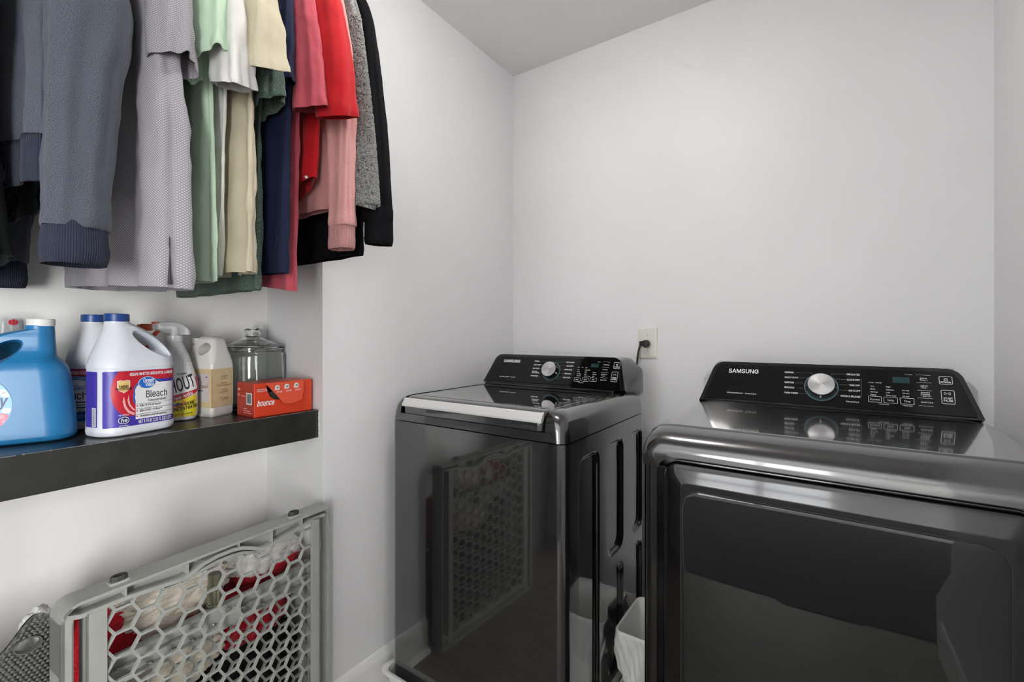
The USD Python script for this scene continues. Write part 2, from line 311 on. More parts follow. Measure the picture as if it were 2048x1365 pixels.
def console(t, cx, yb, zb, yslope, xl, xr, yback, zlow, spec):
    """Control console: rear cap, black gloss panel, knob, lettering; measures of the face in mm."""
    L = math.hypot(yslope, 0.117); M = frame((cx, yb, zb), (1, 0, 0), (0, yslope, 0.117))
    N = 120
    o = resample(console_outline(-322, 323, -282, 286, 131, 34), N)/1000
    face = lambda q, d: np.column_stack([q, np.full(len(q), d)]) @ M[:3, :3].T + M[:3, 3]
    r0 = face(o*np.array([0.995, 0.99]) + [0, 0.0006], 0.0); r1 = face(o, -0.004)
    ob = o.copy(); ob[:, 0] *= 1.03
    r2 = face(o*[1.004, 1.0], -0.02)
    # rear outline: upright, flush with the cabinet sides, falling to the top cover
    zt = zb + 0.117*0.131/L
    rear = resample(Polygon([(xl + 0.004, zlow), (xr - 0.004, zlow), (xr - 0.006, zt - 0.05), (xr - 0.055, zt - 0.004), (xl + 0.055, zt - 0.004), (xl + 0.006, zt - 0.05)]).buffer(-0.02).buffer(0.02), N)
    r4 = np.column_stack([rear[:, 0], np.full(N, yback), rear[:, 1]])
    mid = resample(Polygon([(xl + 0.006, zlow), (xr - 0.006, zlow), (xr - 0.012, zt - 0.06), (xr - 0.058, zt - 0.001), (xl + 0.058, zt - 0.001), (xl + 0.012, zt - 0.06)]).buffer(-0.02).buffer(0.02), N)
    r3 = np.column_stack([mid[:, 0], np.full(N, (yback + yb)/2 + 0.03), mid[:, 1]])
    part(t, 'console_housing', loft([r0, r1, r2]), gloss, label='black gloss console housing')
    part(t, 'console_back', loft([r2*0.999 + r0*0.001, r3, r4]), steelside, smooth=50, label='dark grey rear cap of the console')
    fo = resample(console_outline(-308, 309, -272, 276, 114, 26), N)/1000 + [0, 0.006]
    pn = part(t, 'control_panel', loft([face(fo, 0.0002), face(fo, 0.0025), face(fo*[0.996, 0.985] + [0, 0.0008], 0.004)]), panelg, label='black glass control panel with white lettering')
    up = np.eye(4); up[2, 3] = 0.0041
    put = lambda m: xf(m, M @ up)
    part(pn, 'brand_word', put(panel_text(spec['text'][:1])), ink, smooth=False, label='white brand word')
    part(pn, 'lettering', put(panel_text(spec['text'][1:])), ink, smooth=False, kind='stuff', label='white printed lettering')
    part(pn, 'printed_lines', put(extr(unary_union(spec['lines']), 0.0004)), ink, smooth=False, kind='stuff', label='white printed outlines of the buttons')
    part(pn, 'printed_ticks', put(extr(unary_union(spec['ticks']), 0.0004)), inkdim, smooth=False, kind='stuff', label='thin grey pointer lines')
    part(pn, 'display', put(extr(rrpoly(*[q/1000 for q in spec['lcd']], 0.001), 0.0003)), lcd, smooth=False, label='dark teal digital display')
    kx, ky = spec['knob']
    K = M @ np.array([[1, 0, 0, kx/1000], [0, 1, 0, ky/1000], [0, 0, 1, 0.004], [0, 0, 0, 1.0]])
    kn = part(t, 'knob', xf(lathe([(0, 0.0), (0.033, 0.0), (0.0335, 0.004), (0.0325, 0.022), (0.0315, 0.0255), (0.0, 0.0255)], 64), K), gloss, label='round programme knob')
    part(kn, 'knob_face', xf(lathe([(0, 0.0254), (0.0312, 0.0254), (0.0312, 0.0268), (0.0302, 0.0278)] + [(0.0300 - 0.0002*q, 0.0278 + 0.00004*math.sin(q*math.pi/2)) for q in range(148)] + [(0.0, 0.0278)], 72), K), SPUN, label='brushed silver knob face')
    part(kn, 'knob_ring', xf(lathe([(0.0375, 0.0), (0.0402, 0.0), (0.0402, 0.0012), (0.0375, 0.0012), (0.0375, 0.0)], 64), K), ringm, label='thin blue-grey ring round the knob')
    part(kn, 'knob_marker', xf(slab(0.0318, 0.0338, -0.002, 0.002, 0.008, 0.020), K @ rotz(math.radians(spec['mark']))), ink, smooth=False)
# spun metal: radial brushing from an angular wave in object space
SPUN = knobm
def box2(x0, x1, y0, y1, r=2.0, w=0.75): return ring2d(x0/1000, x1/1000, y0/1000, y1/1000, r/1000, w/1000)
def l2(*p, w=0.5): return line2d([(a/1000, b/1000) for a, b in p], w/1000)
def power_icon(x, y, r):
    c = Point(x/1000, y/1000); ring = c.buffer(r/1000).difference(c.buffer(r*0.68/1000)).difference(sbox((x - r*0.3)/1000, y/1000, (x + r*0.3)/1000, (y + 2*r)/1000))
    return ring.union(l2((x, y + r*0.1), (x, y + r*1.1), w=r*0.3))
def play_icon(x, y, h):
    tri = Polygon([((x - h)/1000, (y - h/2)/1000), ((x - h)/1000, (y + h/2)/1000), ((x)/1000, y/1000)])
    return unary_union([tri.difference(tri.buffer(-0.00055)), l2((x + h*0.25, y - h/2), (x + h*0.25, y + h/2), w=0.7), l2((x + h*0.62, y - h/2), (x + h*0.62, y + h/2), w=0.7)])
dryer_spec = dict(
    text=[('SAMSUNG', -241, 93, 12.5, 82, 'l', True), ('MoistureSensor   SmartCare', -241, 26, 4.4, 79, 'l', False),
          ('NORMAL', -90.5, 99, 4.6, 23.5, 'l', True), ('HEAVY DUTY', -90.5, 83.5, 4.6, 34, 'l', True), ('SANITIZE', -90.5, 68, 4.6, 23.5, 'l', True), ('BEDDING', -90.5, 52.5, 4.6, 24.5, 'l', True), ('PERM PRESS', -90.5, 36.5, 4.6, 33.5, 'l', True),
          ('DELICATES', 85, 100, 4.6, 28.5, 'r', True), ('QUICK DRY', 85, 84.5, 4.6, 28.5, 'r', True), ('TIME DRY', 85, 69, 4.6, 24, 'r', True), ('AIR FLUFF', 85, 53.5, 4.6, 25.5, 'r', True), ('WRINKLE RELEASE', 85, 37, 4.6, 43, 'r', True), ('Manual Dry', 77.5, 22.5, 4.2, 23, 'r', False),
          ('Drying', 103, 81, 2.6, 11, 'l', False), ('Cooling', 118, 81, 2.6, 12.5, 'l', False),
          ('Very', 107, 70, 3.6, 8.5, 'l', False), ('More', 107, 62, 3.6, 10, 'l', False), ('Normal', 107, 54, 3.6, 15, 'l', False), ('Damp', 107, 46, 3.6, 12, 'l', False),
          ('High', 139.5, 70, 3.6, 9, 'l', False), ('Medium', 139.5, 62, 3.6, 16, 'l', False), ('Low', 139.5, 54.5, 3.6, 8, 'l', False), ('Extra Low', 139.5, 46.5, 3.6, 20, 'l', False),
          ('60 min', 172, 62.5, 3.6, 13.5, 'l', False), ('40 min', 172, 54.5, 3.6, 13.5, 'l', False), ('20 min', 172, 46.5, 3.6, 13.5, 'l', False),
          ('Dryness', 115.5, 33, 5, 20, 'c', False), ('Temp.', 148, 33, 5, 14, 'c', False), ('Time', 180.5, 33, 5, 12.5, 'c', False),
          ('* Control Lock', 133, 22.3, 2.8, 22, 'c', False), ('* Damp Alert', 180.5, 22.3, 2.8, 20, 'c', False), ('* 1.5 sec', 178, 107, 2.6, 15, 'l', False),
          ('Adjust', 208, 98, 4, 14, 'l', False), ('Time +', 208, 92.5, 4, 15, 'l', False), ('Adjust', 208, 77.5, 4, 14, 'l', False), ('Time -', 208, 72.3, 4, 15, 'l', False), ('Wrinkle', 208, 59.5, 3.8, 17, 'l', False), ('Prevent', 208, 54.8, 3.8, 17, 'l', False), ('* Alarm Off', 208, 50.6, 3, 19, 'l', False), ('Smart Care', 207.5, 34, 4, 22.5, 'l', False),
          ('POWER', 257, 89.5, 4.2, 19, 'c', True), ('START', 258.5, 47.2, 4.6, 17, 'c', True), ('PAUSE', 258.5, 41, 4.6, 17, 'c', True)],
    lines=[box2(101.5, 129.5, 27.4, 44), box2(133.8, 162, 27.4, 44), box2(166.3, 194.5, 27.4, 44), box2(244.4, 269.5, 86, 107, 3.2, 1), box2(246, 271, 35, 71, 3.2, 1), power_icon(257, 98.5, 3.6), play_icon(259, 62, 7)]
        + [Point(0.0805, 0.0238).buffer(0.0016).difference(Point(0.0805, 0.0238).buffer(0.0010))]
        + [l2((200.5 + i*0.4, y), (228.8 + i*0.4, y), w=0.5) for i, y in enumerate((108.4, 88, 67, 46.6, 26.2))],
    ticks=[l2((-64, 101.3), (-24, 101.3), (-21, 97.5)), l2((-54, 85.7), (-34, 85.7)), l2((-64, 70), (-43, 70)), l2((-63.5, 54.4), (-44, 54.4)), l2((-54.5, 38.8), (-37.5, 38.8)),
           l2((54, 102.3), (24, 102.3), (18, 97.5)), l2((31, 86.8), (54, 86.8)), l2((39.3, 71.3), (58, 71.3)), l2((39, 55.6), (57, 55.6)), l2((34, 39.6), (40, 39.6)), l2((87.6, 89.5), (87.6, 38.5), w=0.6)],
    lcd=(153.5, 188, 84, 100.5), knob=(-2, 61), mark=-92)
washer_spec = dict(
    text=[('SAMSUNG', -236, 92, 12.5, 84, 'l', True), ('ActiveWave Agitator   SmartCare', -238, 24, 4.4, 82, 'l', False),
          ('NORMAL', -80, 99.5, 4.6, 24, 'l', True), ('HEAVY DUTY', -80, 83.5, 4.6, 34, 'l', True), ('DEEP WASH', -82, 67.5, 4.6, 32, 'l', True), ('BEDDING/', -82, 55, 4.2, 27, 'l', True), ('WATERPROOF', -82, 48.6, 4.2, 36, 'l', True), ('PERM PRESS', -83, 35, 4.6, 34, 'l', True),
          ('QUICK WASH', 101, 100, 4.6, 35, 'r', True), ('DELICATES', 100, 84.6, 4.6, 29, 'r', True), ('RINSE+SPIN', 98, 68.6, 4.6, 32.5, 'r', True), ('SPIN ONLY', 98, 52, 4.6, 29.5, 'r', True), ('SELF CLEAN', 97, 36, 4.6, 31, 'r', True),
          ('Hot', 122, 72, 3.4, 7, 'l', False), ('Warm', 122, 63.5, 3.4, 11, 'l', False), ('Eco Warm', 122, 54.5, 3.4, 18, 'l', False), ('Tap Cold', 122, 46.5, 3.4, 17, 'l', False),
          ('Extra High', 154, 72, 3.4, 20, 'l', False), ('High', 154, 63.5, 3.4, 9, 'l', False), ('Mid', 154, 54.5, 3.4, 8, 'l', False), ('No Spin / Low', 154, 47, 3.4, 24, 'l', False),
          ('Heavy', 187.5, 63, 3.4, 12, 'l', False), ('Normal', 187.5, 55, 3.4, 15, 'l', False), ('Light', 187.5, 47.5, 3.4, 9, 'l', False), ('Wash', 120, 82, 2.6, 9, 'l', False), ('Rinse', 137, 82, 2.6, 9, 'l', False), ('Spin', 153, 82, 2.6, 8, 'l', False),
          ('Temp.', 128, 30.5, 4.6, 14, 'c', False), ('Spin', 161.5, 32, 4.6, 13, 'c', False), ('Soil', 194, 33.5, 4.6, 10, 'c', False), ('Smart Care', 223, 35, 4.2, 24, 'l', False),
          ('* Control Lock', 146, 19.5, 2.8, 24, 'c', False), ('* Lock', 198, 107, 2.8, 12, 'l', False),
          ('Delay End', 225, 96, 4, 22, 'l', False), ('Pre Soak', 225, 76.5, 4, 19, 'l', False), ('Extra Rinse', 222, 57.5, 4, 24, 'l', False), ('* Sound', 223, 51.8, 2.8, 15, 'l', False),
          ('POWER', 277.5, 88.5, 4.2, 17, 'c', True), ('START', 275.5, 46, 4.6, 16.5, 'c', True), ('PAUSE', 275.5, 39.5, 4.6, 16.5, 'c', True)],
    lines=[box2(115, 141.5, 25, 40.5), box2(148.5, 175, 26.5, 42.3), box2(181, 207.5, 28.3, 44), box2(265.5, 289.5, 84, 109, 3.2, 1), box2(263.3, 287.5, 32.5, 71.5, 3.2, 1), power_icon(277.5, 99, 3.4), play_icon(276.5, 60.5, 6.5)]
        + [l2((220, y), (249, y - 0.8), w=0.5) for y in (109.5, 88.5, 67.5, 46.2)],
    ticks=[l2((-54, 101.5), (-22, 101.5), (-18, 98)), l2((-44, 86), (-34, 86)), l2((-48, 70), (-38, 70)), l2((-45, 51), (-40, 51)), l2((-48, 37.2), (-36, 37.2)),
           l2((63, 102.3), (30, 102.3), (26, 99)), l2((41, 87), (67, 87)), l2((48, 71), (62, 71)), l2((48, 54.2), (65, 54.2)), l2((40, 38.5), (63, 38.5))],
    lcd=(175, 206, 86, 101), knob=(8, 61), mark=-20)

# ---- washing machine
WX0, WX1, WY0, WY1, WS, WT = -1.258, -0.572, 1.088, 1.735, 0.964, 1.047
ws = thing('washing_machine', 'black top-loading washing machine with a glass lid and silver lid strip', 'washing machine', ((WX0 + WX1)/2, (WY0 + WY1)/2, 0.03))
body = mani(loft([zring(rr(WX0, WX1, WY0, WY1, 0.028, 8), z) for z in (0.06, WS - 0.003)]))
def stadium(y0, y1, z0, z1, depth):     # pressed recess in the right flank, with sloping edges
    R = []
    for d, i in ((0.03, -0.011), (0.0002, -0.011), (-0.0004, -0.0085), (-0.0016, -0.0058), (-0.0038, -0.0036), (-0.0068, -0.0020), (-0.0100, 0.0002), (-0.0122, 0.0030), (-depth, 0.0075)):
        q = rr(y0 + i, y1 - i, z0 + i, z1 - i, min((y1 - y0)/2 - 0.006, 0.038), 8)
        R.append(np.column_stack([np.full(len(q), WX1 + d), q]))
    return mani(loft(R))
for a, b, z0, z1 in ((1.181, 1.306, 0.16, 0.90), (1.387, 1.507, 0.545, 0.902), (1.387, 1.507, 0.16, 0.487), (1.595, 1.705, 0.545, 0.902), (1.595, 1.705, 0.16, 0.487)):
    body = body - stadium(a, b, z0, z1, 0.013)
part(ws, 'cabinet', body, steelside, smooth=33, label='black steel cabinet with pressed oblong recesses in its flank')
for fx in (WX0 + 0.05, WX1 - 0.05):
    for fy in (WY0 + 0.05, WY1 - 0.05):
        part(ws, 'foot', lathe([(0, 0.022), (0.025, 0.022), (0.025, 0.035), (0.012, 0.038), (0.012, 0.062), (0, 0.062)], 20, (fx, fy, 0)), gap)
prof = [(0.0, 0.0), (0.0005, 0.003), (0.003, 0.03), (0.0075, 0.052), (0.015, 0.068), (0.027, 0.079), (0.042, 0.083), (0.06, 0.083)]
cover = mani(loft([zring(rr(WX0 + i, WX1 - i, WY0 + i*0.9, WY1, 0.03 + i*0.3, 8), WS + h) for i, h in prof]))
lx0, lx1, ly0, ly1 = -1.205, -0.642, 1.07, 1.565
well = mani(loft([zring(rr(lx0 - 0.006, lx1 + 0.006, ly0 - 0.05, ly1 + 0.006, 0.03, 8), z) for z in (0.989, 1.08)]))
part(ws, 'top_cover', cover - well, steeltop, smooth=40, label='dark steel top frame round the lid')
lid = loft([zring(rr(lx0 + i, lx1 - i, 1.088 + j, ly1 - i*0.5, 0.022, 8), z) for i, j, z in ((0.002, 0.004, 0.9895), (0.0, 0.002, 0.992), (0.0, 0.002, 1.020), (0.0, 0.004, 1.0235), (0.0, 0.016, 1.040), (0.002, 0.026, 1.0445), (0.004, 0.034, 1.046), (0.05, 0.08, 1.0465))])
ld = part(ws, 'lid', lid, steeltop, smooth=40, label='flat dark lid')
part(ld, 'glass', loft([zring(rr(lx0 + 0.03 + i, lx1 - 0.03 - i, 1.145 + i, ly1 - 0.012 - i, 0.02, 8), z) for i, z in ((0, 1.0455), (0, 1.0468), (0.0015, 1.0473))]), mat('lid_glass', (0.012, 0.013, 0.014), rough=0.03, spec=0.9, coat=1.0, coat_ior=1.9), smooth=40, label='glossy dark glass of the lid')
strip = [(1.0895, 1.0135), (1.0868, 1.0140), (1.0862, 1.0190), (1.0880, 1.0235), (1.0965, 1.0365), (1.1005, 1.0412), (1.1030, 1.0412), (1.1030, 1.020), (1.0895, 1.0135)]
stp = loft([np.array([[x, y, z] for y, z in strip[:-1]]) for x in (lx0 + 0.004, lx0 + 0.012, lx1 - 0.012, lx1 - 0.004)])
part(ld, 'handle', stp, mat('silver_strip', (0.78, 0.78, 0.78), rough=0.45, metal=0.35), smooth=25, label='brushed silver grip strip on the lid edge')
part(ws, 'hinge_bar', rbox(lx0 - 0.01, lx1 + 0.012, 1.5695, 1.592, 1.036, 1.0545, 0.004), steel)
console(ws, -0.915, 1.585, 1.0545, 0.055, WX0, WX1, WY1, 1.02, washer_spec)

# ---- clothes dryer
DX0, DX1, DY0, DY1 = -0.350, 0.336, 1.043, 1.70
dr = thing('clothes_dryer', 'black front-loading dryer with a wide smoked-glass door', 'dryer', ((DX0 + DX1)/2, (DY0 + DY1)/2, 0.03))
dbody = mani(loft([zring(rr(DX0, DX1, DY0 + 0.003, DY1, 0.022, 8), z) for z in (0.045, 0.9605)]))
open_ = mani(loft([np.column_stack([q[:, 0], np.full(len(q), yy), q[:, 1]]) for yy in (1.0, 1.075) for q in [rr(DX0 + 0.034, DX1 - 0.034, 0.36, 0.989, 0.045, 8)]]))
part(dr, 'cabinet', dbody - open_, steel, smooth=40, label='black steel cabinet with a recessed door opening')
for fx in (DX0 + 0.05, DX1 - 0.05):
    for fy in (DY0 + 0.05, DY1 - 0.05):
        part(dr, 'foot', lathe([(0, 0.0), (0.025, 0.0), (0.025, 0.013), (0.012, 0.016), (0.012, 0.048), (0, 0.048)], 20, (fx, fy, 0)), gap)
# top panel: profile from the seam up the nose to the rear, swept across with rounded ends
npf = [(1.043, 0.9615), (1.0415, 0.967), (1.039, 0.978), (1.037, 0.988), (1.0375, 1.000), (1.0400, 1.0115), (1.0455, 1.0220), (1.0540, 1.0305), (1.0650, 1.0370), (1.0780, 1.0418), (1.0930, 1.0450), (1.0985, 1.0460), (1.1015, 1.0467), (1.1045, 1.0487), (1.108, 1.0494), (1.112, 1.0497), (1.20, 1.0505), (1.35, 1.0522), (1.44, 1.0535), (1.535, 1.0548), (1.70, 1.0575)]
def topring(x, drop, pull):      # the top is slightly dished between its front lip and the console
    w = min(1, max(0, (min(x - DX0, DX1 - x) - 0.012)/0.05)); w = w*w*(3 - 2*w)
    zl = lambda y, z: z if y < 1.11 else (1.0494 + min(y - 1.108, 0.43)*0.0125)*(1 - w) + z*w
    return np.array([[x, y + pull*max(0, 1 - (y - 1.037)/0.06), z if z < 0.985 else zl(y, z) - drop*min(1, (z - 0.985)/0.03)] for y, z in npf] + [[x, 1.70, 0.9615]])
cols = [(0.0, 0.034, 0.012), (0.001, 0.028, 0.008), (0.004, 0.021, 0.005), (0.009, 0.0145, 0.003), (0.016, 0.009, 0.0015), (0.026, 0.0045, 0.0005), (0.034, 0.0025, 0.0002), (0.042, 0.0012, 0), (0.052, 0.0004, 0), (0.064, 0, 0), (0.08, 0, 0)]
xs = [(DX0 + i, d, p) for i, d, p in cols] + [(x, 0, 0) for x in np.linspace(DX0 + 0.12, DX1 - 0.12, 6)] + [(DX1 - i, d, p) for i, d, p in cols[::-1]]
top = mani(loft([topring(*q) for q in xs]))
part(dr, 'top_panel', top - open_, steeltop, smooth=50, label='dark steel top with a rounded front nose')
part(dr, 'seam', slab(DX0 + 0.002, DX1 - 0.002, DY0 + 0.006, DY1 - 0.002, 0.9600, 0.9620), gap, smooth=False)
def doorring(i, yy, r=0.034): 
    q = rr(-0.303 + i, 0.289 - i, 0.385 + i, 0.9775 - i, max(r - i*0.5, 0.01), 8); return np.column_stack([q[:, 0], np.full(len(q), yy), q[:, 1]])
door = loft([doorring(0.001, 1.070), doorring(0.0, 1.052), doorring(0.0015, 1.0475), doorring(0.006, 1.0448), doorring(0.02, 1.0418), doorring(0.04, 1.0376), doorring(0.0435, 1.0372)])
dd = part(dr, 'door', door, steel, smooth=50, label='dark steel door frame with rounded corners')
def gr(i, yy, r=0.035):
    q = rr(-0.2585 + i, 0.2415 - i, 0.43 + i, 0.921 - i, max(r - i, 0.004), 8); return np.column_stack([q[:, 0], np.full(len(q), yy), q[:, 1]])
part(dd, 'window', loft([gr(0.0, 1.040), gr(0.0, 1.0362), gr(0.0015, 1.0352), gr(0.012, 1.0344), gr(0.12, 1.0329)]), glassb, smooth=60, label='smoked glass window of the door')
part(dd, 'window_gasket', loft([gr(-0.0035, 1.040, 0.038), gr(-0.0035, 1.0364, 0.038), gr(-0.001, 1.0362, 0.036)]), gap, smooth=30)
console(dr, -0.007, 1.527, 1.055, 0.053, DX0, DX1, DY1, 1.03, dryer_spec)

# ---- wall outlet, plug and cord
ivory = mat('ivory_plastic', (0.72, 0.70, 0.63), rough=0.35)
po = thing('wall_outlet', 'ivory wall plate with a round socket above the washer', 'outlet', (-0.623, YB, 1.157))
plate = loft([np.column_stack([q[:, 0], np.full(len(q), yy), q[:, 1]]) for i, yy in ((0, YB), (0, YB - 0.004), (0.003, YB - 0.0062), (0.012, YB - 0.0072)) for q in [rr(-0.664 + i, -0.582 - i, 1.157 + i, 1.290 - i, 0.004)]])
part(po, 'plate', plate, ivory)
part(po, 'socket', xf(lathe([(0, 0), (0.0195, 0), (0.0195, 0.002), (0.018, 0.003), (0, 0.003)], 40), frame((-0.6225, YB - 0.007, 1.2195), (1, 0, 0), (0, 0, 1))), mat('socket_plastic', (0.62, 0.60, 0.54), rough=0.4))
for z in (1.257, 1.190):
    part(po, 'screw', xf(lathe([(0, 0), (0.003, 0), (0.0025, 0.001), (0, 0.0012)], 16), frame((-0.6225, YB - 0.0072, z), (1, 0, 0), (0, 0, 1))), nickel)
rubber = mat('black_rubber', (0.008, 0.008, 0.009), rough=0.45)
pc = thing('power_cord', 'black plug and cord hanging from the wall outlet behind the washer', 'cord', (-0.63, YB - 0.03, 0.9))
pb = cat(xf(lathe([(0, 0), (0.0155, 0), (0.0165, 0.004), (0.0165, 0.020), (0.013, 0.027), (0, 0.028)], 32), frame((-0.6255, YB - 0.0101, 1.2195), (1, 0, 0), (0, 0, 1))),
         rbox(-0.6500, -0.6300, YB - 0.036, YB - 0.014, 1.2140, 1.2310, 0.005))
part(pc, 'plug', pb, rubber)
part(pc, 'cord', tube(spline([(-0.6430, YB - 0.026, 1.220), (-0.6500, YB - 0.0265, 1.205), (-0.6545, YB - 0.028, 1.185), (-0.6590, YB - 0.032, 1.14), (-0.660, YB - 0.038, 1.08), (-0.655, YB - 0.045, 0.98), (-0.66, YB - 0.05, 0.90)], 50), 0.0042, 10), rubber)
# drain pan under the washer
white = mat('white_plastic', (0.78, 0.78, 0.76), rough=0.35)
PX0, PX1, PY0, PY1, PZ = -1.282, -0.553, 1.052, 1.775, 0.098
pan = loft([zring(rr(PX0 + i, PX1 - i, PY0 + i, PY1 - i, r, 8), z) for i, z, r in ((0.03, 0.001, 0.03), (0.024, 0.001, 0.036), (0.014, 0.085, 0.03), (0.001, 0.088, 0.028), (0.0, 0.092, 0.028), (0.0, 0.096, 0.028), (0.003, PZ, 0.027), (0.010, PZ, 0.025), (0.017, PZ - 0.004, 0.024), (0.026, 0.022, 0.034), (0.03, 0.0215, 0.03))])
solo('drain_pan', 'white plastic drain tray with a rolled rim beneath the washer', 'tray', pan, white, smooth=50)
# ================================================================= shelf and what stands on it
ZS = 1.019
shelfm = usdkit.material(stage, '/World/Looks/shelf_paint', {
    'tc': ('texture_coordinate', {}), 'n': ('noise_texture', {'scale': 14.0, 'detail': 5.0, 'roughness': 0.7}), 'r': ('rgb_ramp', {'ramp': [(0.3, (0.017, 0.019, 0.017)), (0.7, (0.027, 0.027, 0.025))]}),
    'n2': ('noise_texture', {'scale': 6.0, 'detail': 2.0}), 'r2': ('rgb_ramp', {'ramp': [(0.35, (0.20, 0.20, 0.20)), (0.7, (0.36, 0.36, 0.36))]}), 'p': ('principled_bsdf', {'specular_ior_level': 0.6})},
    [('tc.object', 'n.vector'), ('n.fac', 'r.fac'), ('r.color', 'p.base_color'), ('tc.object', 'n2.vector'), ('n2.fac', 'r2.fac'), ('r2.color', 'p.roughness')], surface='p.BSDF')
SY0 = YF + 0.02
sh = thing('floating_shelf', 'thick charcoal painted shelf spanning the closet recess', 'shelf', ((XA - 1.336)/2, 0.3, 0.929))
part(sh, 'board', rbox(XA + 0.001, -1.336, SY0, YA - 0.001, 0.931, ZS, 0.0018, 2), shelfm, smooth=40)
bare = mat('bare_filler', (0.62, 0.55, 0.46), rough=0.8); worn = mat('worn_edge', (0.20, 0.21, 0.195), rough=0.6)
rr_ = random.Random(3)
E = []
for i in range(26):
    z = 0.934 + i*0.0032; w = rr_.uniform(0.0003, 0.0022)
    E.append(slab(-1.3362, -1.3352, YA - 0.001 - w, YA - 0.0002, z, z + 0.0034))
part(sh, 'caulk_line', cat(*E), trimm, smooth=False, label='ragged white caulk at the end of the shelf')
chips = []
y = -0.2
while y < 0.855:                                  # rubbed arris: thin broken line with a few deeper nicks
    w = rr_.uniform(0.01, 0.06); chips.append(slab(-1.3364, -1.3352, y, min(y + w, 0.858), ZS - 0.0011 - rr_.uniform(0, 0.0004), ZS - 0.0002)); y += w + rr_.choice([0.0005, 0.002, 0.01])
for y, w in ((0.245, 0.0035), (0.307, 0.004), (0.327, 0.012), (0.62, 0.004), (0.205, 0.004)): chips.append(rbox(-1.3420, -1.3350, y, y + w, ZS - 0.002, ZS + 0.0003, 0.0003, 2))
part(sh, 'edge_wear', cat(*chips), worn, smooth=False, kind='stuff', label='pale worn flecks along the front edge')
part(sh, 'chipped_corner', cat(*[rbox(-1.338 - 0.01*k, -1.330 - 0.01*k, 0.80 + 0.012*k, 0.83 + 0.012*k, 0.9285, 0.931, 0.001, 2) for k in range(2)]), bare, label='bare chipped patch under the shelf end')

class Sect:
    """Closed outline; u = distance along it (mm) from the middle of the front (-Y) side, growing towards +X."""
    def __init__(s, q):
        q = np.asarray(q, float)
        i = np.argmin(q[:, 1] + 1e-3*np.abs(q[:, 0])); q = np.roll(q, -i, 0); q = np.vstack([q, q[:1]])
        s.q, s.d = q, np.r_[0, np.cumsum(np.linalg.norm(np.diff(q, axis=0), axis=1))]; s.L = s.d[-1]
        u0 = np.interp(0.0, [q[0, 0], q[1, 0]], [0, s.d[1]]) if q[1, 0] > q[0, 0] else 0.0
        s.u0 = -q[0, 0]
    def pos(s, u, n=0.0):
        t = (np.asarray(u) + s.u0) % s.L; e = 5e-4
        P = lambda t: np.column_stack([np.interp(t % s.L, s.d, s.q[:, k]) for k in (0, 1)])
        a = P(t); g = P(t + e) - P(t - e); g /= np.linalg.norm(g, axis=1, keepdims=True) + 1e-12
        return a + np.column_stack([g[:, 1], -g[:, 0]])*np.asarray(n)[:, None]
def oval(a, b, n=64, p=2.0):
    t = np.arange(n)*2*np.pi/n; c, s = np.cos(t), np.sin(t)
    return np.column_stack([a*np.sign(c)*np.abs(c)**(2/p), b*np.sign(s)*np.abs(s)**(2/p)])
def wrapped(mesh, sect, M, lvl=0.0, edge=0.007, zf=None):
    """A flat (u, v, n) print laid round the outline, placed by M."""
    v, f = vf(mesh)
    v, f = trimesh.remesh.subdivide_to_size(v, f, edge, max_iter=12)
    p = sect.pos(v[:, 0], v[:, 2] + lvl)
    if zf is not None: p = p*zf(v[:, 1])[:, None]
    w = np.column_stack([p, v[:, 1]])
    return trimesh.Trimesh(w @ M[:3, :3].T + M[:3, 3], f, process=False)
def art(parent, sect, M, z0, layers, zf=None, ua=0.0, uk=1.0, fine=0.007):
    """layers: (part name, material, level, list of shapely shapes in mm or (text, u, v, h, w, align, bold, shear, turn))."""
    for name, m_, lvl, items in layers:
        ms = []
        for it in items:
            if isinstance(it, tuple):
                s, u, v, h, w, al, b, shr, turn = it
                t = text2d(s, h/1000, b, w/1000 if w else None, al, shr)
                if turn: t = xf(t, rotz(math.radians(turn)))
                ms.append(move(t, u/1000, v/1000 + z0))
            else: ms.append(move(extr(affinity.scale(it, 0.001, 0.001, origin=(0, 0)), 0.0003), 0, z0))
        cm = cat(*ms); cm.vertices[:, 0] = ua + (cm.vertices[:, 0] - ua)*uk
        part(parent, name, wrapped(cm, sect, M, 0.0004 + lvl*0.00022, edge=fine, zf=zf), m_, smooth=40, kind='stuff' if name in ('lettering', 'white_words', 'blue_words', 'clouds', 'barcode', 'red_arrows', 'rose_petals', 'roses') else None)
P_ = {k: mat('print_' + k, c, rough=0.38) for k, c in dict(violet=(0.055, 0.035, 0.36), red=(0.52, 0.012, 0.03), white=(0.80, 0.80, 0.82), black=(0.012, 0.012, 0.016), blue=(0.02, 0.15, 0.58), navy=(0.02, 0.03, 0.16), gold=(0.72, 0.48, 0.14), pink=(0.80, 0.42, 0.42), yellow=(0.72, 0.62, 0.03), orange=(0.75, 0.28, 0.03), sky=(0.22, 0.48, 0.75), rose=(0.70, 0.13, 0.24), tan=(0.60, 0.46, 0.27), greylabel=(0.55, 0.51, 0.52), brown=(0.22, 0.10, 0.06), orangered=(0.70, 0.055, 0.012), deepteal=(0.02, 0.10, 0.22), grey=(0.25, 0.25, 0.27)).items()}
def ell(cx, cy, a, b, turn=0): return affinity.rotate(affinity.scale(Point(cx, cy).buffer(1, quad_segs=14), a, b), turn, origin=(cx, cy))
def clip(shape, x0, x1, y0, y1): return shape.intersection(sbox(x0, y0, x1, y1))
def arc(cx, cy, a, b, t0, t1, w, n=18): return LineString([(cx + a*math.cos(math.radians(t)), cy + b*math.sin(math.radians(t))) for t in np.linspace(t0, t1, n)]).buffer(w/2, cap_style=2)
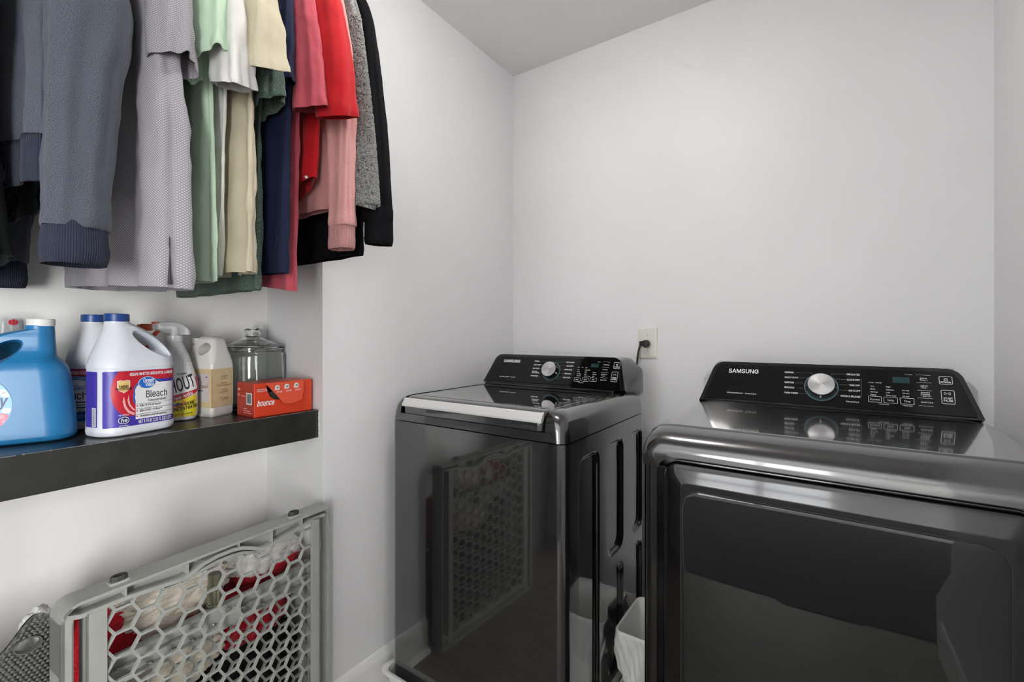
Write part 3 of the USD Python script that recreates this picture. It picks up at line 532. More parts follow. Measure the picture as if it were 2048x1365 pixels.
def bottle(sections, holes=(), nring=14):
    """sections: (z, x0, x1, half thickness, corner radius); holes: (x, z, long, short, turn) tunnels through the thickness."""
    z = [s[0] for s in sections]
    from scipy.interpolate import PchipInterpolator
    it = [PchipInterpolator(z, [s[k] for s in sections]) for k in range(1, 5)]
    zs = np.unique(np.r_[z, np.linspace(z[0], z[-1], 60)])
    R = [zring(rr(float(it[0](q)), float(it[1](q)), -float(it[2](q)), float(it[2](q)), float(it[3](q)), nring), q) for q in zs]
    b = mani(loft(R))
    for hx, hz, a, c, turn in holes:
        e = affinity.rotate(ell(0, 0, a, c), turn, origin=(0, 0)); q = np.array(e.exterior.coords)[:-1]
        rings = []
        for d, k in ((-0.08, 2.2), (-0.03, 1.35), (-0.018, 1.08), (0, 1.0), (0.018, 1.08), (0.03, 1.35), (0.08, 2.2)):
            rings.append(np.column_stack([hx + q[:, 0]*k, np.full(len(q), d), hz + q[:, 1]*k]))
        b = b - mani(loft(rings))
    return b
def ribbed_cap(r, h, z, x=0.0, n=72):
    a = np.arange(n*2)*np.pi/n; k = 1 + 0.012*(np.arange(n*2) % 2)
    R = [np.column_stack([x + r*s*k*np.cos(a), r*s*k*np.sin(a), np.full(2*n, z + q)]) for s, q in ((0.97, 0), (1, 0.001), (1, h - 0.002), (0.96, h))]
    return loft(R)
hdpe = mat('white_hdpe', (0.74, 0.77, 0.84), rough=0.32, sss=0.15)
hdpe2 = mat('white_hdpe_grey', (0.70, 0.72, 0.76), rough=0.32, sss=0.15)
bluecap = mat('blue_cap', (0.012, 0.06, 0.26), rough=0.35)
BL = [(0.0, -0.080, 0.080, 0.050, 0.040), (0.004, -0.0865, 0.0865, 0.0565, 0.046), (0.014, -0.0885, 0.0885, 0.059, 0.047), (0.0205, -0.0875, 0.0875, 0.058, 0.046), (0.158, -0.0865, 0.0865, 0.057, 0.046), (0.164, -0.0875, 0.0878, 0.0585, 0.047), (0.185, -0.085, 0.0875, 0.056, 0.05), (0.205, -0.079, 0.078, 0.051, 0.049), (0.225, -0.071, 0.061, 0.044, 0.043), (0.245, -0.064, 0.040, 0.036, 0.0355), (0.262, -0.0585, 0.013, 0.029, 0.0285), (0.272, -0.058, -0.008, 0.0245, 0.024), (0.276, -0.058, -0.0085, 0.0245, 0.024)]
blsect = Sect(rr(-0.0875, 0.0875, -0.058, 0.058, 0.046, 16))
def bleach(label, M, m_, front):
    t = thing('bleach_bottle', label, 'bottle', M[:3, 3]); 
    b = bottle(BL, holes=[(0.0235, 0.2215, 0.034, 0.0115, -36)])
    part(t, 'jug', xf(b, M), m_, smooth=45)
    part(t, 'cap', xf(ribbed_cap(0.0252, 0.019, 0.2735, -0.0332), M), bluecap, smooth=35, label='ribbed dark blue screw cap')
    return t
M1 = rotz(math.atan2(0.97, -0.20), (-1.428, 0.408, ZS + 0.0002)) @ np.diag([0.955, 0.955, 0.995, 1.0])
b1 = bleach('white bleach jug with violet and red label at the shelf front', M1, hdpe, True)
z0 = 0.023
lab = rrpoly(-88, 88, 0, 132, 2); panelw = unary_union([ell(34, 82, 42, 24), sbox(-6, 14, 110, 68), sbox(30, 60, 110, 100), ell(20, 68, 28, 26)]).intersection(sbox(-8, 14, 130, 109))
red = unary_union([ell(-14, 84, 54, 62), sbox(-10, 108, 128, 132), sbox(-10, 60, 60, 120)]).intersection(sbox(-70, 24, 126, 131.5))
shield = Polygon([(-53, 109), (-45, 111), (-37, 109.5), (-29, 111), (-21, 109), (-21, 95), (-25, 87), (-37, 80), (-49, 87), (-53, 95)])
lb = part(b1, 'label', wrapped(move(extr(affinity.scale(lab, 0.001, 0.001, origin=(0, 0)), 0.0002), 0, z0), blsect, M1, 0.0002), P_['violet'], smooth=40, label='violet front label with red and white print')
star = lambda x, y, r: Polygon([(x + (r if i % 2 == 0 else r*0.42)*math.sin(i*math.pi/5), y + (r if i % 2 == 0 else r*0.42)*math.cos(i*math.pi/5)) for i in range(10)])
art(lb, blsect, M1, z0, [
    ('red_print', P_['red'], 1, [red]),
    ('pink_swoosh', P_['pink'], 2, [Polygon([(-37, 72), (-40, 60), (-36, 45), (-27, 33), (-12, 25), (-8, 26), (-8, 30), (-22, 37), (-31, 48), (-34, 60)]), Polygon([(-24, 76), (-28, 62), (-24, 49), (-15, 39), (-8, 35), (-8, 39), (-13, 43), (-20, 52), (-23, 62)])]),
    ('blue_print', P_['blue'], 2, [unary_union([ell(20, 68, 33, 30), ell(36, 84, 47, 27)]).intersection(sbox(-13, 38, 98, 112))]),
    ('navy_print', P_['navy'], 3, [unary_union([ell(21, 68, 30.5, 28), ell(36, 83, 45, 25)]).intersection(sbox(-9, 40, 97, 108)), ell(-37, 15.5, 15, 9.5), ell(26.5, 101, 26, 15.5)]),
    ('white_print', P_['white'], 4, [panelw, ell(-37, 15.5, 14, 8.6).difference(ell(-37, 15.5, 12.4, 7.2)), ell(26.5, 101, 25, 14.6)]),
    ('gold_shield', P_['gold'], 3, [shield]),
    ('shield_rim', P_['white'], 4, [shield.difference(shield.buffer(-1.2))] + [star(-47 + 5*i, 104 + (1.6 if i == 2 else 0.8 if i in (1, 3) else 0), 1.9) for i in range(5)]),
    ('brand_oval', P_['blue'], 5, [ell(26.5, 101, 23.4, 13.2)]),
    ('lettering', P_['black'], 6, [('Bleach', 23, 64, 17, 62, 'l', False, 0, 0), ('Concentrated', 28, 54.5, 6, 52, 'l', False, 0, 0), ('Kills 99.9% of Germs*', 6, 43.5, 5.4, 62, 'l', False, 0, 0), ('Kills COVID-19 Virus**', 6, 31, 5.4, 64, 'l', False, 0, 0), ('Disinfects and Deodorizes', 6, 18.5, 5.4, 78, 'l', False, 0, 0),
        sbox(-7, 50.4, 110, 51), sbox(-7, 38.2, 110, 39), sbox(-7, 25.6, 110, 26.4), ('FABRIC', -37, 93.5, 5, 23, 'c', True, 0, 0), ('PROTECTION', -37, 87.5, 5, 39, 'c', True, 0, 0)]),
    ('white_words', P_['white'], 7, [('KEEPS WHITES BRIGHTER LONGER', -22, 120, 6.8, 128, 'l', True, 0, 0), ('NET 3.78 QT (121 FL OZ) 3.57 L', 2, 3.5, 8, 100, 'l', True, 0, 0), ('he', -37, 11.5, 9, 15, 'c', True, 0.2, 0), ('high efficiency', -37, 27, 3.4, 26, 'c', False, 0, 0), ('all machines', -37, 2, 3.2, 24, 'c', False, 0, 0), ('Great', 15, 101, 10, 30, 'l', True, 0, 0), ('Value.', 21, 92.5, 8.4, 27, 'l', True, 0, 0)]),
    ('red_arrows', P_['red'], 6, [Polygon([(-3.5, y - 2), (2, y), (-3.5, y + 2)]) for y in (46, 33.5, 21)]),
], ua=-0.088, uk=0.80)
side_u = -(blsect.L/2 - 0.0)*1000
lb2 = part(b1, 'side_label', wrapped(move(extr(affinity.scale(rrpoly(-145, -101, 2, 132, 1), 0.001, 0.001, origin=(0, 0)), 0.0002), 0, z0), blsect, M1, 0.0002), P_['violet'], smooth=40, label='violet side label with a barcode')
art(lb2, blsect, M1, z0, [('barcode_ground', P_['white'], 1, [sbox(-117, 4, -104, 48)]), ('barcode', P_['black'], 2, [sbox(-115, 6 + 1.5*i, -106, 6 + 1.5*i + (0.9 if i % 3 else 0.5)) for i in range(27)])])
M2 = rotz(math.radians(93), (-1.585, 0.402, ZS + 0.0002)) @ np.diag([0.93, 0.95, 1.0, 1.0])
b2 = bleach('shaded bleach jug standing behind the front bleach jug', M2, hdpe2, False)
lb = part(b2, 'label', wrapped(move(extr(affinity.scale(rrpoly(-132, 88, 0, 132, 2), 0.001, 0.001, origin=(0, 0)), 0.0002), 0, z0), blsect, M2, 0.0002), P_['blue'], smooth=40, label='blue label with a red band')
art(lb, blsect, M2, z0, [('red_print', P_['red'], 1, [sbox(-131, 113, 88, 131)]), ('navy_print', P_['deepteal'], 1, [sbox(-131, 22, 88, 113)]),
    ('blue_arcs', P_['sky'], 2, [clip(arc(-88, 60, 54 + 7*i, 48 + 4*i, 0, 100, 2.5), -130, 88, 46, 113) for i in range(2)]),
    ('white_print', P_['white'], 3, [unary_union([ell(-88, 72, 46, 33), sbox(-130, 50, -48, 76)]).intersection(sbox(-130, 50, 60, 112)), sbox(-130, 36, -20, 47), sbox(-130, 25, -20, 33)]),
    ('lettering', P_['black'], 4, [('Bleach', -62, 56, 19, 62, 'r', False, 0, 0), ('Disinfecting Bleach', -40, 26.5, 4.6, 66, 'r', False, 0, 0), ('Concentrated', -46, 39, 5, 46, 'r', False, 0, 0)]),
    ('blue_words', P_['blue'], 4, [('Low Splash', -62, 80, 12, 62, 'r', False, 0, 0)]), ('white_words', P_['white'], 4, [('CONCENTRATED', -64, 118, 8, 62, 'r', True, 0, 0), ('121 FL OZ 3.57 L', -46, 9, 6.5, 60, 'r', False, 0, 0)])])

# blue softener bottle with a white cap
bluem = mat('blue_hdpe', (0.018, 0.18, 0.41), rough=0.36, sss=0.05)
M3 = rotz(math.atan2(0.95, 0.32), (-1.498, 0.212, ZS + 0.0002)) @ np.diag([1, 1, 0.975, 1])
t = thing('softener_bottle', 'bright blue softener jug with a white cap at the left end', 'bottle', M3[:3, 3])
SB = [(0.0, -0.100, 0.098, 0.040, 0.038), (0.005, -0.107, 0.105, 0.048, 0.045), (0.015, -0.110, 0.1085, 0.0515, 0.048), (0.10, -0.110, 0.103, 0.0505, 0.048), (0.165, -0.110, 0.095, 0.048, 0.046), (0.182, -0.108, 0.087, 0.043, 0.042), (0.196, -0.102, 0.075, 0.034, 0.033), (0.21, -0.088, 0.0715, 0.0275, 0.027), (0.225, -0.066, 0.0705, 0.0255, 0.025), (0.24, -0.040, 0.0705, 0.026, 0.0255), (0.252, -0.008, 0.0698, 0.0245, 0.024), (0.260, 0.0215, 0.0693, 0.0239, 0.0234), (0.2685, 0.022, 0.069, 0.0235, 0.0234)]
sb = bottle(SB, holes=[(-0.010, 0.2085, 0.032, 0.0140, 36)])
neckc = lathe([(0, 0.10), (0.034, 0.10), (0.031, 0.15), (0.0268, 0.19), (0.0245, 0.22), (0.0228, 0.26), (0.0222, 0.268), (0, 0.268)], 48, (0.0480, 0, 0))
part(t, 'jug', xf(sb + mani(neckc), M3), bluem, smooth=45)
part(t, 'cap', xf(lathe([(0, 0.267), (0.0232, 0.267), (0.0238, 0.269), (0.0238, 0.282), (0.0228, 0.2835), (0, 0.2835)], 48, (0.0480, 0, 0)), M3), white, label='white screw cap')
part(t, 'mould_seam', xf(tube([(0.1000 - (z - 0.03)*0.083 + 0.0006 + (0.0015 if z < 0.08 else 0), 0, z) for z in np.linspace(0.02, 0.16, 12)], 0.0006, 6), M3), bluem)
ssect = Sect(rr(-0.110, 0.103, -0.0505, 0.0505, 0.048, 16))
lb = part(t, 'label', wrapped(move(extr(affinity.scale(ell(-34, 92, 46, 60), 0.001, 0.001, origin=(0, 0)), 0.0002), 0, 0.0), ssect, M3, 0.0006), P_['sky'], smooth=40, label='oval sky label printed with roses')
rs = random.Random(5)
rose = []
petals_d, petals_l = [], []
for cx, cy, r in ((-4, 60, 15), (-32, 56, 20), (-16, 44, 12), (-62, 62, 14)):
    if r: petals_d.append(clip(ell(cx, cy, r, r*0.95), -80, 44, 34, 150)); petals_l += [arc(cx, cy, r*k, r*k*0.85, 20 + 120*i + 50*k, 110 + 120*i + 50*k, 1.8) for k in (0.3, 0.55, 0.8) for i in range(3)]
art(lb, ssect, M3, 0.0, [('clouds', P_['white'], 2, [clip(ell(x, y, a, b), -78, 43, 40, 150).intersection(ell(-34, 92, 45, 59)) for x, y, a, b in ((4, 116, 9, 7), (-4, 122, 8, 5), (4, 80, 8, 6), (-26, 140, 14, 6), (-56, 120, 14, 8))]),
    ('roses', P_['rose'], 3, [p.intersection(ell(-34, 92, 45, 59)) for p in petals_d]), ('rose_petals', P_['pink'], 4, [p.intersection(ell(-34, 92, 45, 59)) for p in petals_l]), ('lettering', P_['navy'], 4, [('Downy', 3, 90, 24, 66, 'r', True, 0.15, 0)])])
# second blue bottle with a clear measuring cap
clear = mat('clear_plastic', (0.92, 0.94, 0.95), rough=0.08, trans=0.9, ior=1.35)
M4 = rotz(math.radians(90), (-1.609, 0.222, ZS + 0.0002))
t = thing('clear_cap_bottle', 'dark blue bottle with a clear measuring cap behind the softener jug', 'bottle', M4[:3, 3])
part(t, 'body', xf(bottle([(0, -0.062, 0.05, 0.032, 0.03), (0.006, -0.068, 0.056, 0.037, 0.035), (0.15, -0.068, 0.056, 0.037, 0.035), (0.19, -0.060, 0.050, 0.035, 0.034), (0.214, -0.040, 0.034, 0.031, 0.0305), (0.222, -0.032, 0.032, 0.030, 0.0295), (0.236, -0.031, 0.031, 0.030, 0.0295)]), M4), mat('teal_hdpe', (0.015, 0.16, 0.30), rough=0.3), smooth=45)
cp = part(t, 'cap', xf(lathe([(0.0335, 0.228), (0.0345, 0.229), (0.0335, 0.236), (0.031, 0.236), (0.0295, 0.262), (0.0275, 0.279), (0.026, 0.2805), (0.0, 0.2805), (0.0, 0.2785), (0.0255, 0.2785), (0.0278, 0.262), (0.0295, 0.234), (0.0335, 0.228)], 40), M4), pane('clear_film', (0.95, 0.955, 0.96), 0.12, 0.17), label='clear measuring cap with a red oval mark')
part(cp, 'red_mark', wrapped(move(cat(*[extr(affinity.scale(p, 0.001, 0.001, origin=(0, 0)), 0.0002) for p in (ell(6, 18, 8, 7).difference(sbox(3, 10, 4.2, 26)).difference(sbox(8.4, 10, 9.6, 26)), )]), 0, 0.252), Sect(oval(0.0298, 0.0298, 80)), M4, 0.0006), P_['red'], smooth=False)

# spray bottle with an orange trigger
M5 = rotz(math.atan2(0.94, 0.33), (-1.508, 0.522, ZS + 0.0002)) @ np.diag([1, 1, 1.04, 1])
t = thing('spray_bottle', 'white stain-remover spray bottle with a clear and orange trigger head', 'bottle', M5[:3, 3])
SP = [(0, -0.048, 0.048, 0.024, 0.0235), (0.004, -0.054, 0.054, 0.029, 0.0285), (0.015, -0.0575, 0.0575, 0.0315, 0.031), (0.08, -0.0585, 0.0585, 0.032, 0.0315), (0.105, -0.057, 0.057, 0.0315, 0.031), (0.13, -0.050, 0.0515, 0.030, 0.0295), (0.155, -0.040, 0.044, 0.028, 0.0275), (0.18, -0.028, 0.036, 0.025, 0.0245), (0.200, -0.017, 0.0275, 0.0215, 0.021), (0.210, -0.014, 0.022, 0.018, 0.0175), (0.214, -0.0125, 0.0205, 0.0165, 0.016)]
part(t, 'body', xf(bottle(SP), M5), mat('white_spray_hdpe', (0.72, 0.73, 0.76), rough=0.35), smooth=45)
part(t, 'grip_ribs', xf(cat(*[loft([np.column_stack([q[:, 0]*k, q[:, 1]*k, np.full(len(q), z0_)]) for k, z0_ in ((1, z), (1.012, z + 0.001), (1.012, z + 0.003), (1, z + 0.004)) for q in [rr(-0.040 + (z - 0.155)*-0.45*-1 - 0.0, 0.044 - (z - 0.155)*0.34, -0.0275, 0.0275, 0.027, 12)]]) for z in (0.152, 0.160, 0.168, 0.176)]), M5), MATS['white_spray_hdpe'], smooth=45, label='moulded grip ribs')
part(t, 'collar', xf(ribbed_cap(0.0195, 0.017, 0.212, 0.004, 40), M5), mat('clear_white', (0.82, 0.83, 0.84), rough=0.25, trans=0.25), label='ribbed collar')
hd = mani(loft([np.array([[x, y, z] for y, z in [(-a, b), (-a, c), (-a*0.7, c + 0.003), (a*0.7, c + 0.003), (a, c), (a, b)]]) for x, a, b, c in ((-0.040, 0.008, 0.246, 0.258), (-0.036, 0.011, 0.242, 0.262), (0.0, 0.0135, 0.232, 0.2635), (0.018, 0.0135, 0.231, 0.2615), (0.032, 0.0125, 0.231, 0.252), (0.041, 0.010, 0.231, 0.239))]))
hd2 = mani(loft([np.array([[x, y, z] for y, z in [(-a, b), (-a, c), (-a*0.7, c + 0.003), (a*0.7, c + 0.003), (a, c), (a, b)]]) for x, a, b, c in ((-0.038, 0.0065, 0.240, 0.2565), (-0.030, 0.0095, 0.238, 0.2605), (0.0, 0.012, 0.226, 0.262), (0.018, 0.012, 0.226, 0.260), (0.031, 0.011, 0.226, 0.2505), (0.0395, 0.0085, 0.226, 0.2375))]))
shr = part(t, 'shroud', xf(hd - hd2, M5), pane('clear_film', (0.95, 0.955, 0.96), 0.12, 0.17), smooth=30, label='clear plastic shroud of the trigger head')
part(t, 'pump', xf(cat(lathe([(0, 0.226), (0.0085, 0.226), (0.0085, 0.252), (0, 0.252)], 24, (0.004, 0, 0)), rbox(-0.050, 0.004, -0.006, 0.006, 0.244, 0.2555, 0.003)), M5), mat('pump_white', (0.70, 0.71, 0.72), rough=0.35))
orangep = mat('orange_plastic', (0.62, 0.075, 0.012), rough=0.35)
part(t, 'nozzle', xf(cat(rbox(-0.070, -0.044, -0.0085, 0.0085, 0.2415, 0.2595, 0.002), rbox(-0.0765, -0.0695, -0.006, 0.006, 0.2435, 0.2575, 0.0015), rbox(-0.046, -0.028, -0.005, 0.005, 0.2595, 0.2655, 0.002)), M5), orangep, label='orange square nozzle')
part(t, 'trigger', xf(tube(spline([(-0.030, 0, 0.245), (-0.036, 0, 0.236), (-0.043, 0, 0.226), (-0.046, 0, 0.214), (-0.053, 0, 0.202), (-0.062, 0, 0.196)], 20), np.linspace(0.0055, 0.0042, 20), 10), M5), orangep, label='curved orange trigger lever')
spsect = Sect(rr(-0.0590, 0.0590, -0.0325, 0.0325, 0.0318, 20))
zf = lambda z: np.interp(z, [0, 0.015, 0.08, 0.105, 0.13], [0.985, 0.985, 1.0, 0.975, 0.885])
yel = Polygon([(-55, 4), (62, 4), (62, 62), (30, 54), (0, 47), (-30, 42), (-55, 40)])
redb = Polygon([(-55, 33), (-14, 40), (20, 50), (50, 63), (80, 78), (80, 112), (62, 108), (57, 86), (48, 79), (20, 66), (-14, 56), (-55, 48)])
lb = part(t, 'label', wrapped(move(extr(affinity.scale(yel, 0.001, 0.001, origin=(0, 0)), 0.0002), 0, 0.008), spsect, M5, 0.0004, edge=0.003, zf=zf), P_['yellow'], smooth=40, label='yellow, red and black label')
art(lb, spsect, M5, 0.008, [
    ('swirl', P_['blue'], 1, [arc(-12, 66, 34, 30, 100, 260, 10), arc(-6, 46, 26, 14, 220, 330, 10)]), ('orange_swirl', P_['orange'], 2, [arc(-12, 66, 44, 40, 75, 200, 8), arc(-6, 50, 36, 22, 250, 350, 9)]),
    ('red_band', P_['red'], 3, [redb]), ('white_outline', P_['white'], 4, [affinity.rotate(rrpoly(-20, 60, 62, 100, 3), 14, origin=(0, 80))]),
    ('lettering', P_['black'], 5, [('SHOUT', -16, 63, 33, 74, 'l', True, 0.12, 17), ('SC Johnson', 12, 116, 4.5, 24, 'l', True, 0, 4), ('50X MORE', 8, 31, 8.5, 44, 'l', True, 0.15, 8), ('CONCENTRATED', -6, 18, 8.5, 68, 'l', True, 0.15, 8), ('1 QT 8 FL OZ (946 mL)', 0, 7, 3.4, 46, 'l', False, 0, 6)]),
    ('white_words', P_['white'], 5, [('Triple-Acting', 0, 46, 8.5, 50, 'l', True, 0.15, 20)])], zf=zf, fine=0.003)

# cream wash jug with a tan label
cream = mat('cream_hdpe', (0.70, 0.69, 0.66), rough=0.34, sss=0.08)
a7 = math.atan2(0.41, -0.91)
Pf = np.array([-1.462, 0.603]); dr_ = np.array([-0.40, 0.9165]); dl_ = np.array([-0.965, -0.262])
LR, LL = 0.079, 0.118
Q = [Pf, Pf + dr_*LR]; Q += [Q[1] + np.array([-0.052, 0.004]), ]; Pl = Pf + dl_*LL; Q += [Pl + np.array([-0.012, 0.055]), Pl]
octo = Polygon(Q)
cj = np.array(octo.centroid.coords[0])
def oring(k, z, r=0.006, c=cj, n=80):
    p = affinity.scale(octo.buffer(-r).buffer(r, quad_segs=5), k, k, origin=tuple(c)); return zring(resample(p, n), z)
t = thing('detergent_jug', 'cream angular jug with tan paper label beside the glass jar', 'jug', (*cj, ZS))
z1 = 0.142
R = [oring(0.93, ZS + 0.0003), oring(0.985, ZS + 0.004), oring(1.0, ZS + 0.010), oring(1.0, ZS + 0.026), oring(0.985, ZS + 0.0275), oring(0.985, ZS + z1 - 0.002), oring(1.0, ZS + z1), oring(1.0, ZS + 0.152), oring(0.985, ZS + 0.160, 0.010), oring(0.94, ZS + 0.172, 0.016), oring(0.86, ZS + 0.186, 0.02), oring(0.80, ZS + 0.200, 0.022), oring(0.74, ZS + 0.214, 0.024), oring(0.66, ZS + 0.226, 0.024), oring(0.52, ZS + 0.2335, 0.022), oring(0.30, ZS + 0.2355, 0.014)]
jug = mani(loft(R))
up_ = lambda p, z: np.array([p[0], p[1], ZS + z])
dl3 = np.array([*dl_, 0]); dr3 = np.array([*dr_, 0])
hc = np.array([*(cj + dr_*0.006 - dl_*0.018), 0])
tun = tube(spline([up_(hc[:2] - dr_*0.12, 0.198), up_(hc[:2], 0.202), up_(hc[:2] + dr_*0.12, 0.206)], 9), 0.0155, 20)
jug = jug - m3.Manifold.batch_hull([mani(tun), mani(tun).translate((float(dl_[0]*0.014), float(dl_[1]*0.014), -0.006))])
neckp = np.array([*(cj + dl_*0.040 - dr_*0.004), 0])
notch = mani(lathe([(0, ZS + 0.2095), (0.030, ZS + 0.2095), (0.034, ZS + 0.26), (0, ZS + 0.26)], 32, tuple(neckp)))
jug = jug - notch + mani(lathe([(0, ZS + 0.19), (0.017, ZS + 0.19), (0.017, ZS + 0.218), (0, ZS + 0.218)], 32, tuple(neckp)))
part(t, 'body', jug, cream, smooth=42)
part(t, 'cap', move(ribbed_cap(0.0205, 0.017, ZS + 0.2125), *neckp[:2]), cream, smooth=30, label='cream screw cap')
def face_frame(p0, d, z): 
    n = np.array([d[1], -d[0], 0]); return frame(up_(p0, z) + n*0.0002, (*d, 0), (0, 0, 1))
F1 = face_frame(Pl*0.985 + cj*0.015, -dl_, 0.0275); F2 = face_frame(Pf*0.985 + cj*0.015, dr_, 0.0275)
hL = z1 - 0.0295
for nm, F_, W_ in (('label', F1, LL*0.985), ('label', F2, LR*0.985)):
    lp = part(t, nm, extr(sbox(0.0003, 0, W_ - 0.0003, hL), 0.0003, F_), mat('tan_paper', (0.60, 0.47, 0.28), rough=0.6, vary=(60, 0.10)), smooth=False, label='tan paper label')
    up2 = np.eye(4); up2[2, 3] = 0.0004
    W1 = W_*1000
    if F_ is F1:
        part(lp, 'grey_print', extr(sbox(0.012, 0.018, W_ - 0.012, hL - 0.014), 0.0002, F_ @ up2), P_['greylabel'], smooth=False)
        up2[2, 3] = 0.0007; G = F_ @ up2
        part(lp, 'lettering', xf(cat(*[move(text2d(s, h/1000, b, w/1000, 'r', sh_), x/1000, y/1000) for s, x, y, h, w, b, sh_ in (('Tyler', W1*0.56, 76, 13, 44, False, 0.3), ('____', W1*0.56, 75, 3, 40, False, 0), ('100%', W1*0.86, 88, 3, 8, False, 0), ('CONCENTRATED', W1*0.70, 47, 3.6, 40, False, 0), ('DIVA', W1*0.48, 34, 4.4, 14, True, 0), ('32 fl oz', W1*0.46, 24, 3.4, 16, False, 0))]), G), P_['black'], smooth=False, kind='stuff')
        part(lp, 'red_words', xf(move(text2d('Glamorous Wash', 0.0085, False, 0.082, 'r', 0.35), W1*0.86/1000, 0.0575), G), P_['brown'], smooth=False)
    else:
        G = F_ @ up2
        part(lp, 'lettering', xf(cat(*[move(text2d(s, h/1000, b, w/1000, 'c', sh_), W1*0.55/1000, y/1000) for s, y, h, w, b, sh_ in (('Celebrate', 88, 3.6, 24, False, 0.3), ('LIFE', 80, 5.6, 19, False, 0), ('Celebrate', 68, 3.6, 24, False, 0.3), ('FRAGRANCE', 60, 5.6, 52, False, 0), ('Celebrate', 48, 3.6, 24, False, 0.3), ('LUXURY', 40, 5.6, 34, False, 0), ('Tyler', 19, 10, 30, False, 0.3))]), G), mat('print_bronze', (0.30, 0.17, 0.05), rough=0.5), smooth=False, kind='stuff')

# glass jar with a domed lid
glass = mat('clear_glass', (0.95, 0.975, 0.96), rough=0.0, trans=1.0, ior=1.46)
JC = (-1.5585, 0.7655, ZS)
t = thing('glass_jar', 'clear glass storage jar with a knobbed lid behind the red box', 'jar', JC)
R_ = 0.0935
part(t, 'body', lathe([(0, 0.0005), (R_ - 0.012, 0.0005), (R_ - 0.002, 0.006), (R_, 0.014), (R_, 0.168), (R_ - 0.002, 0.178), (R_ - 0.008, 0.1845), (R_ - 0.008, 0.190), (R_ - 0.003, 0.193), (R_ - 0.003, 0.197), (R_ - 0.010, 0.199), (R_ - 0.013, 0.197), (R_ - 0.0125, 0.184), (R_ - 0.006, 0.176), (R_ - 0.0045, 0.168), (R_ - 0.0045, 0.016), (R_ - 0.016, 0.008), (0, 0.008)], 72, JC), glass, smooth=40)
ld = part(t, 'lid', lathe([(0.0, 0.1925), (R_ - 0.016, 0.1925), (R_ - 0.0155, 0.1995), (R_ - 0.002, 0.1998), (R_ + 0.0008, 0.2020), (R_ - 0.001, 0.2045), (R_ - 0.022, 0.211), (0.054, 0.2180), (0.038, 0.2245), (0.034, 0.2285), (0.026, 0.231), (0.0225, 0.2335), (0.022, 0.240), (0.0252, 0.250), (0.0252, 0.2555), (0.021, 0.260), (0.010, 0.2625), (0.0, 0.2627), (0.0, 0.2585), (0.010, 0.2578), (0.0185, 0.2545), (0.0195, 0.2485), (0.0168, 0.240), (0.017, 0.232), (0.022, 0.2275), (0.030, 0.2235), (0.05, 0.2130), (R_ - 0.030, 0.2065), (R_ - 0.030, 0.1965), (0.0, 0.1965)], 72, JC), glass, smooth=40, label='domed glass lid with a hollow knob')

# red box of dryer sheets
BX0, BX1, BY0, BY1, BH = -1.4545, -1.3555, 0.669, 0.8485, 0.0985
t = thing('dryer_sheet_box', 'orange-red cardboard box of dryer sheets with an open front flap', 'box', ((BX0 + BX1)/2, (BY0 + BY1)/2, ZS))
card = mat('red_card', (0.62, 0.050, 0.014), rough=0.34); cardd = mat('red_card_side', (0.40, 0.035, 0.022), rough=0.36)
FX = frame((BX1, BY0, ZS), (0, 1, 0), (0, 0, 1))       # front face: u along the shelf, v up
Wb = BY1 - BY0
opening = Polygon([(0.034, BH - 0.004), (0.038, 0.072), (0.046, 0.057), (0.058, 0.048), (0.072, 0.0455), (0.12, 0.046), (0.138, 0.055), (0.146, BH - 0.004)])
shell = mani(rbox(BX0, BX1, BY0, BY1, ZS + 0.0004, ZS + BH, 0.0012, 2)) - mani(slab(BX0 + 0.002, BX1 - 0.0015, BY0 + 0.002, BY1 - 0.002, ZS + 0.002, ZS + BH - 0.002)) - mani(extr(opening, 0.01, FX, z0=-0.005))
bxp = part(t, 'carton', shell, card, smooth=25)
part(t, 'end_panel', slab(BX0 + 0.0015, BX1 - 0.0015, BY0 - 0.0008, BY0 + 0.0002, ZS + 0.0015, ZS + BH - 0.002), cardd, smooth=False, label='darker red end panel')
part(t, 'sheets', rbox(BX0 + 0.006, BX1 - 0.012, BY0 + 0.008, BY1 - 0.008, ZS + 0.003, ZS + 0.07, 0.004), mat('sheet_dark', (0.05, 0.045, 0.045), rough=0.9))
fl_ = [(0.0, 0.0), (0.0745, 0.0), (0.078, 0.001), (0.0765, -0.020), (0.073, -0.045), (0.058, -0.0545), (0.032, -0.056), (0.024, -0.054), (0.013, -0.030), (0.0, -0.004)]
flap2 = Polygon([(0.0315, BH - 0.0022), (0.034, BH - 0.0018), (0.150, BH - 0.0018), (0.1505, BH - 0.012), (0.147, 0.058), (0.1435, 0.052), (0.142, 0.0405), (0.128, 0.0345), (0.110, 0.0305), (0.096, 0.0305), (0.081, 0.034), (0.077, 0.039), (0.060, 0.062)])
tilt = math.radians(9); FT = FX @ np.array([[1, 0, 0, 0], [0, math.cos(tilt), -math.sin(tilt)*-1*-1, 0], [0, math.sin(tilt)*-1, math.cos(tilt), 0], [0, 0, 0, 1.0]])
Hh = BH - 0.002
HF = frame((BX1 + 0.0006, BY0, ZS + Hh), (0, 1, 0), (math.sin(tilt)*-1, 0, math.cos(tilt)))
flp = part(t, 'flap', extr(affinity.translate(flap2, 0, -Hh), 0.0008, HF), mat('red_card_flap', (0.72, 0.085, 0.035), rough=0.36), smooth=False, label='torn front flap with three white pictograms')
circ = [(0.0735, 0.0835 + 0.0), (0.0945, 0.0865), (0.1165, 0.089)]
pic, pics, pink = [], [], []
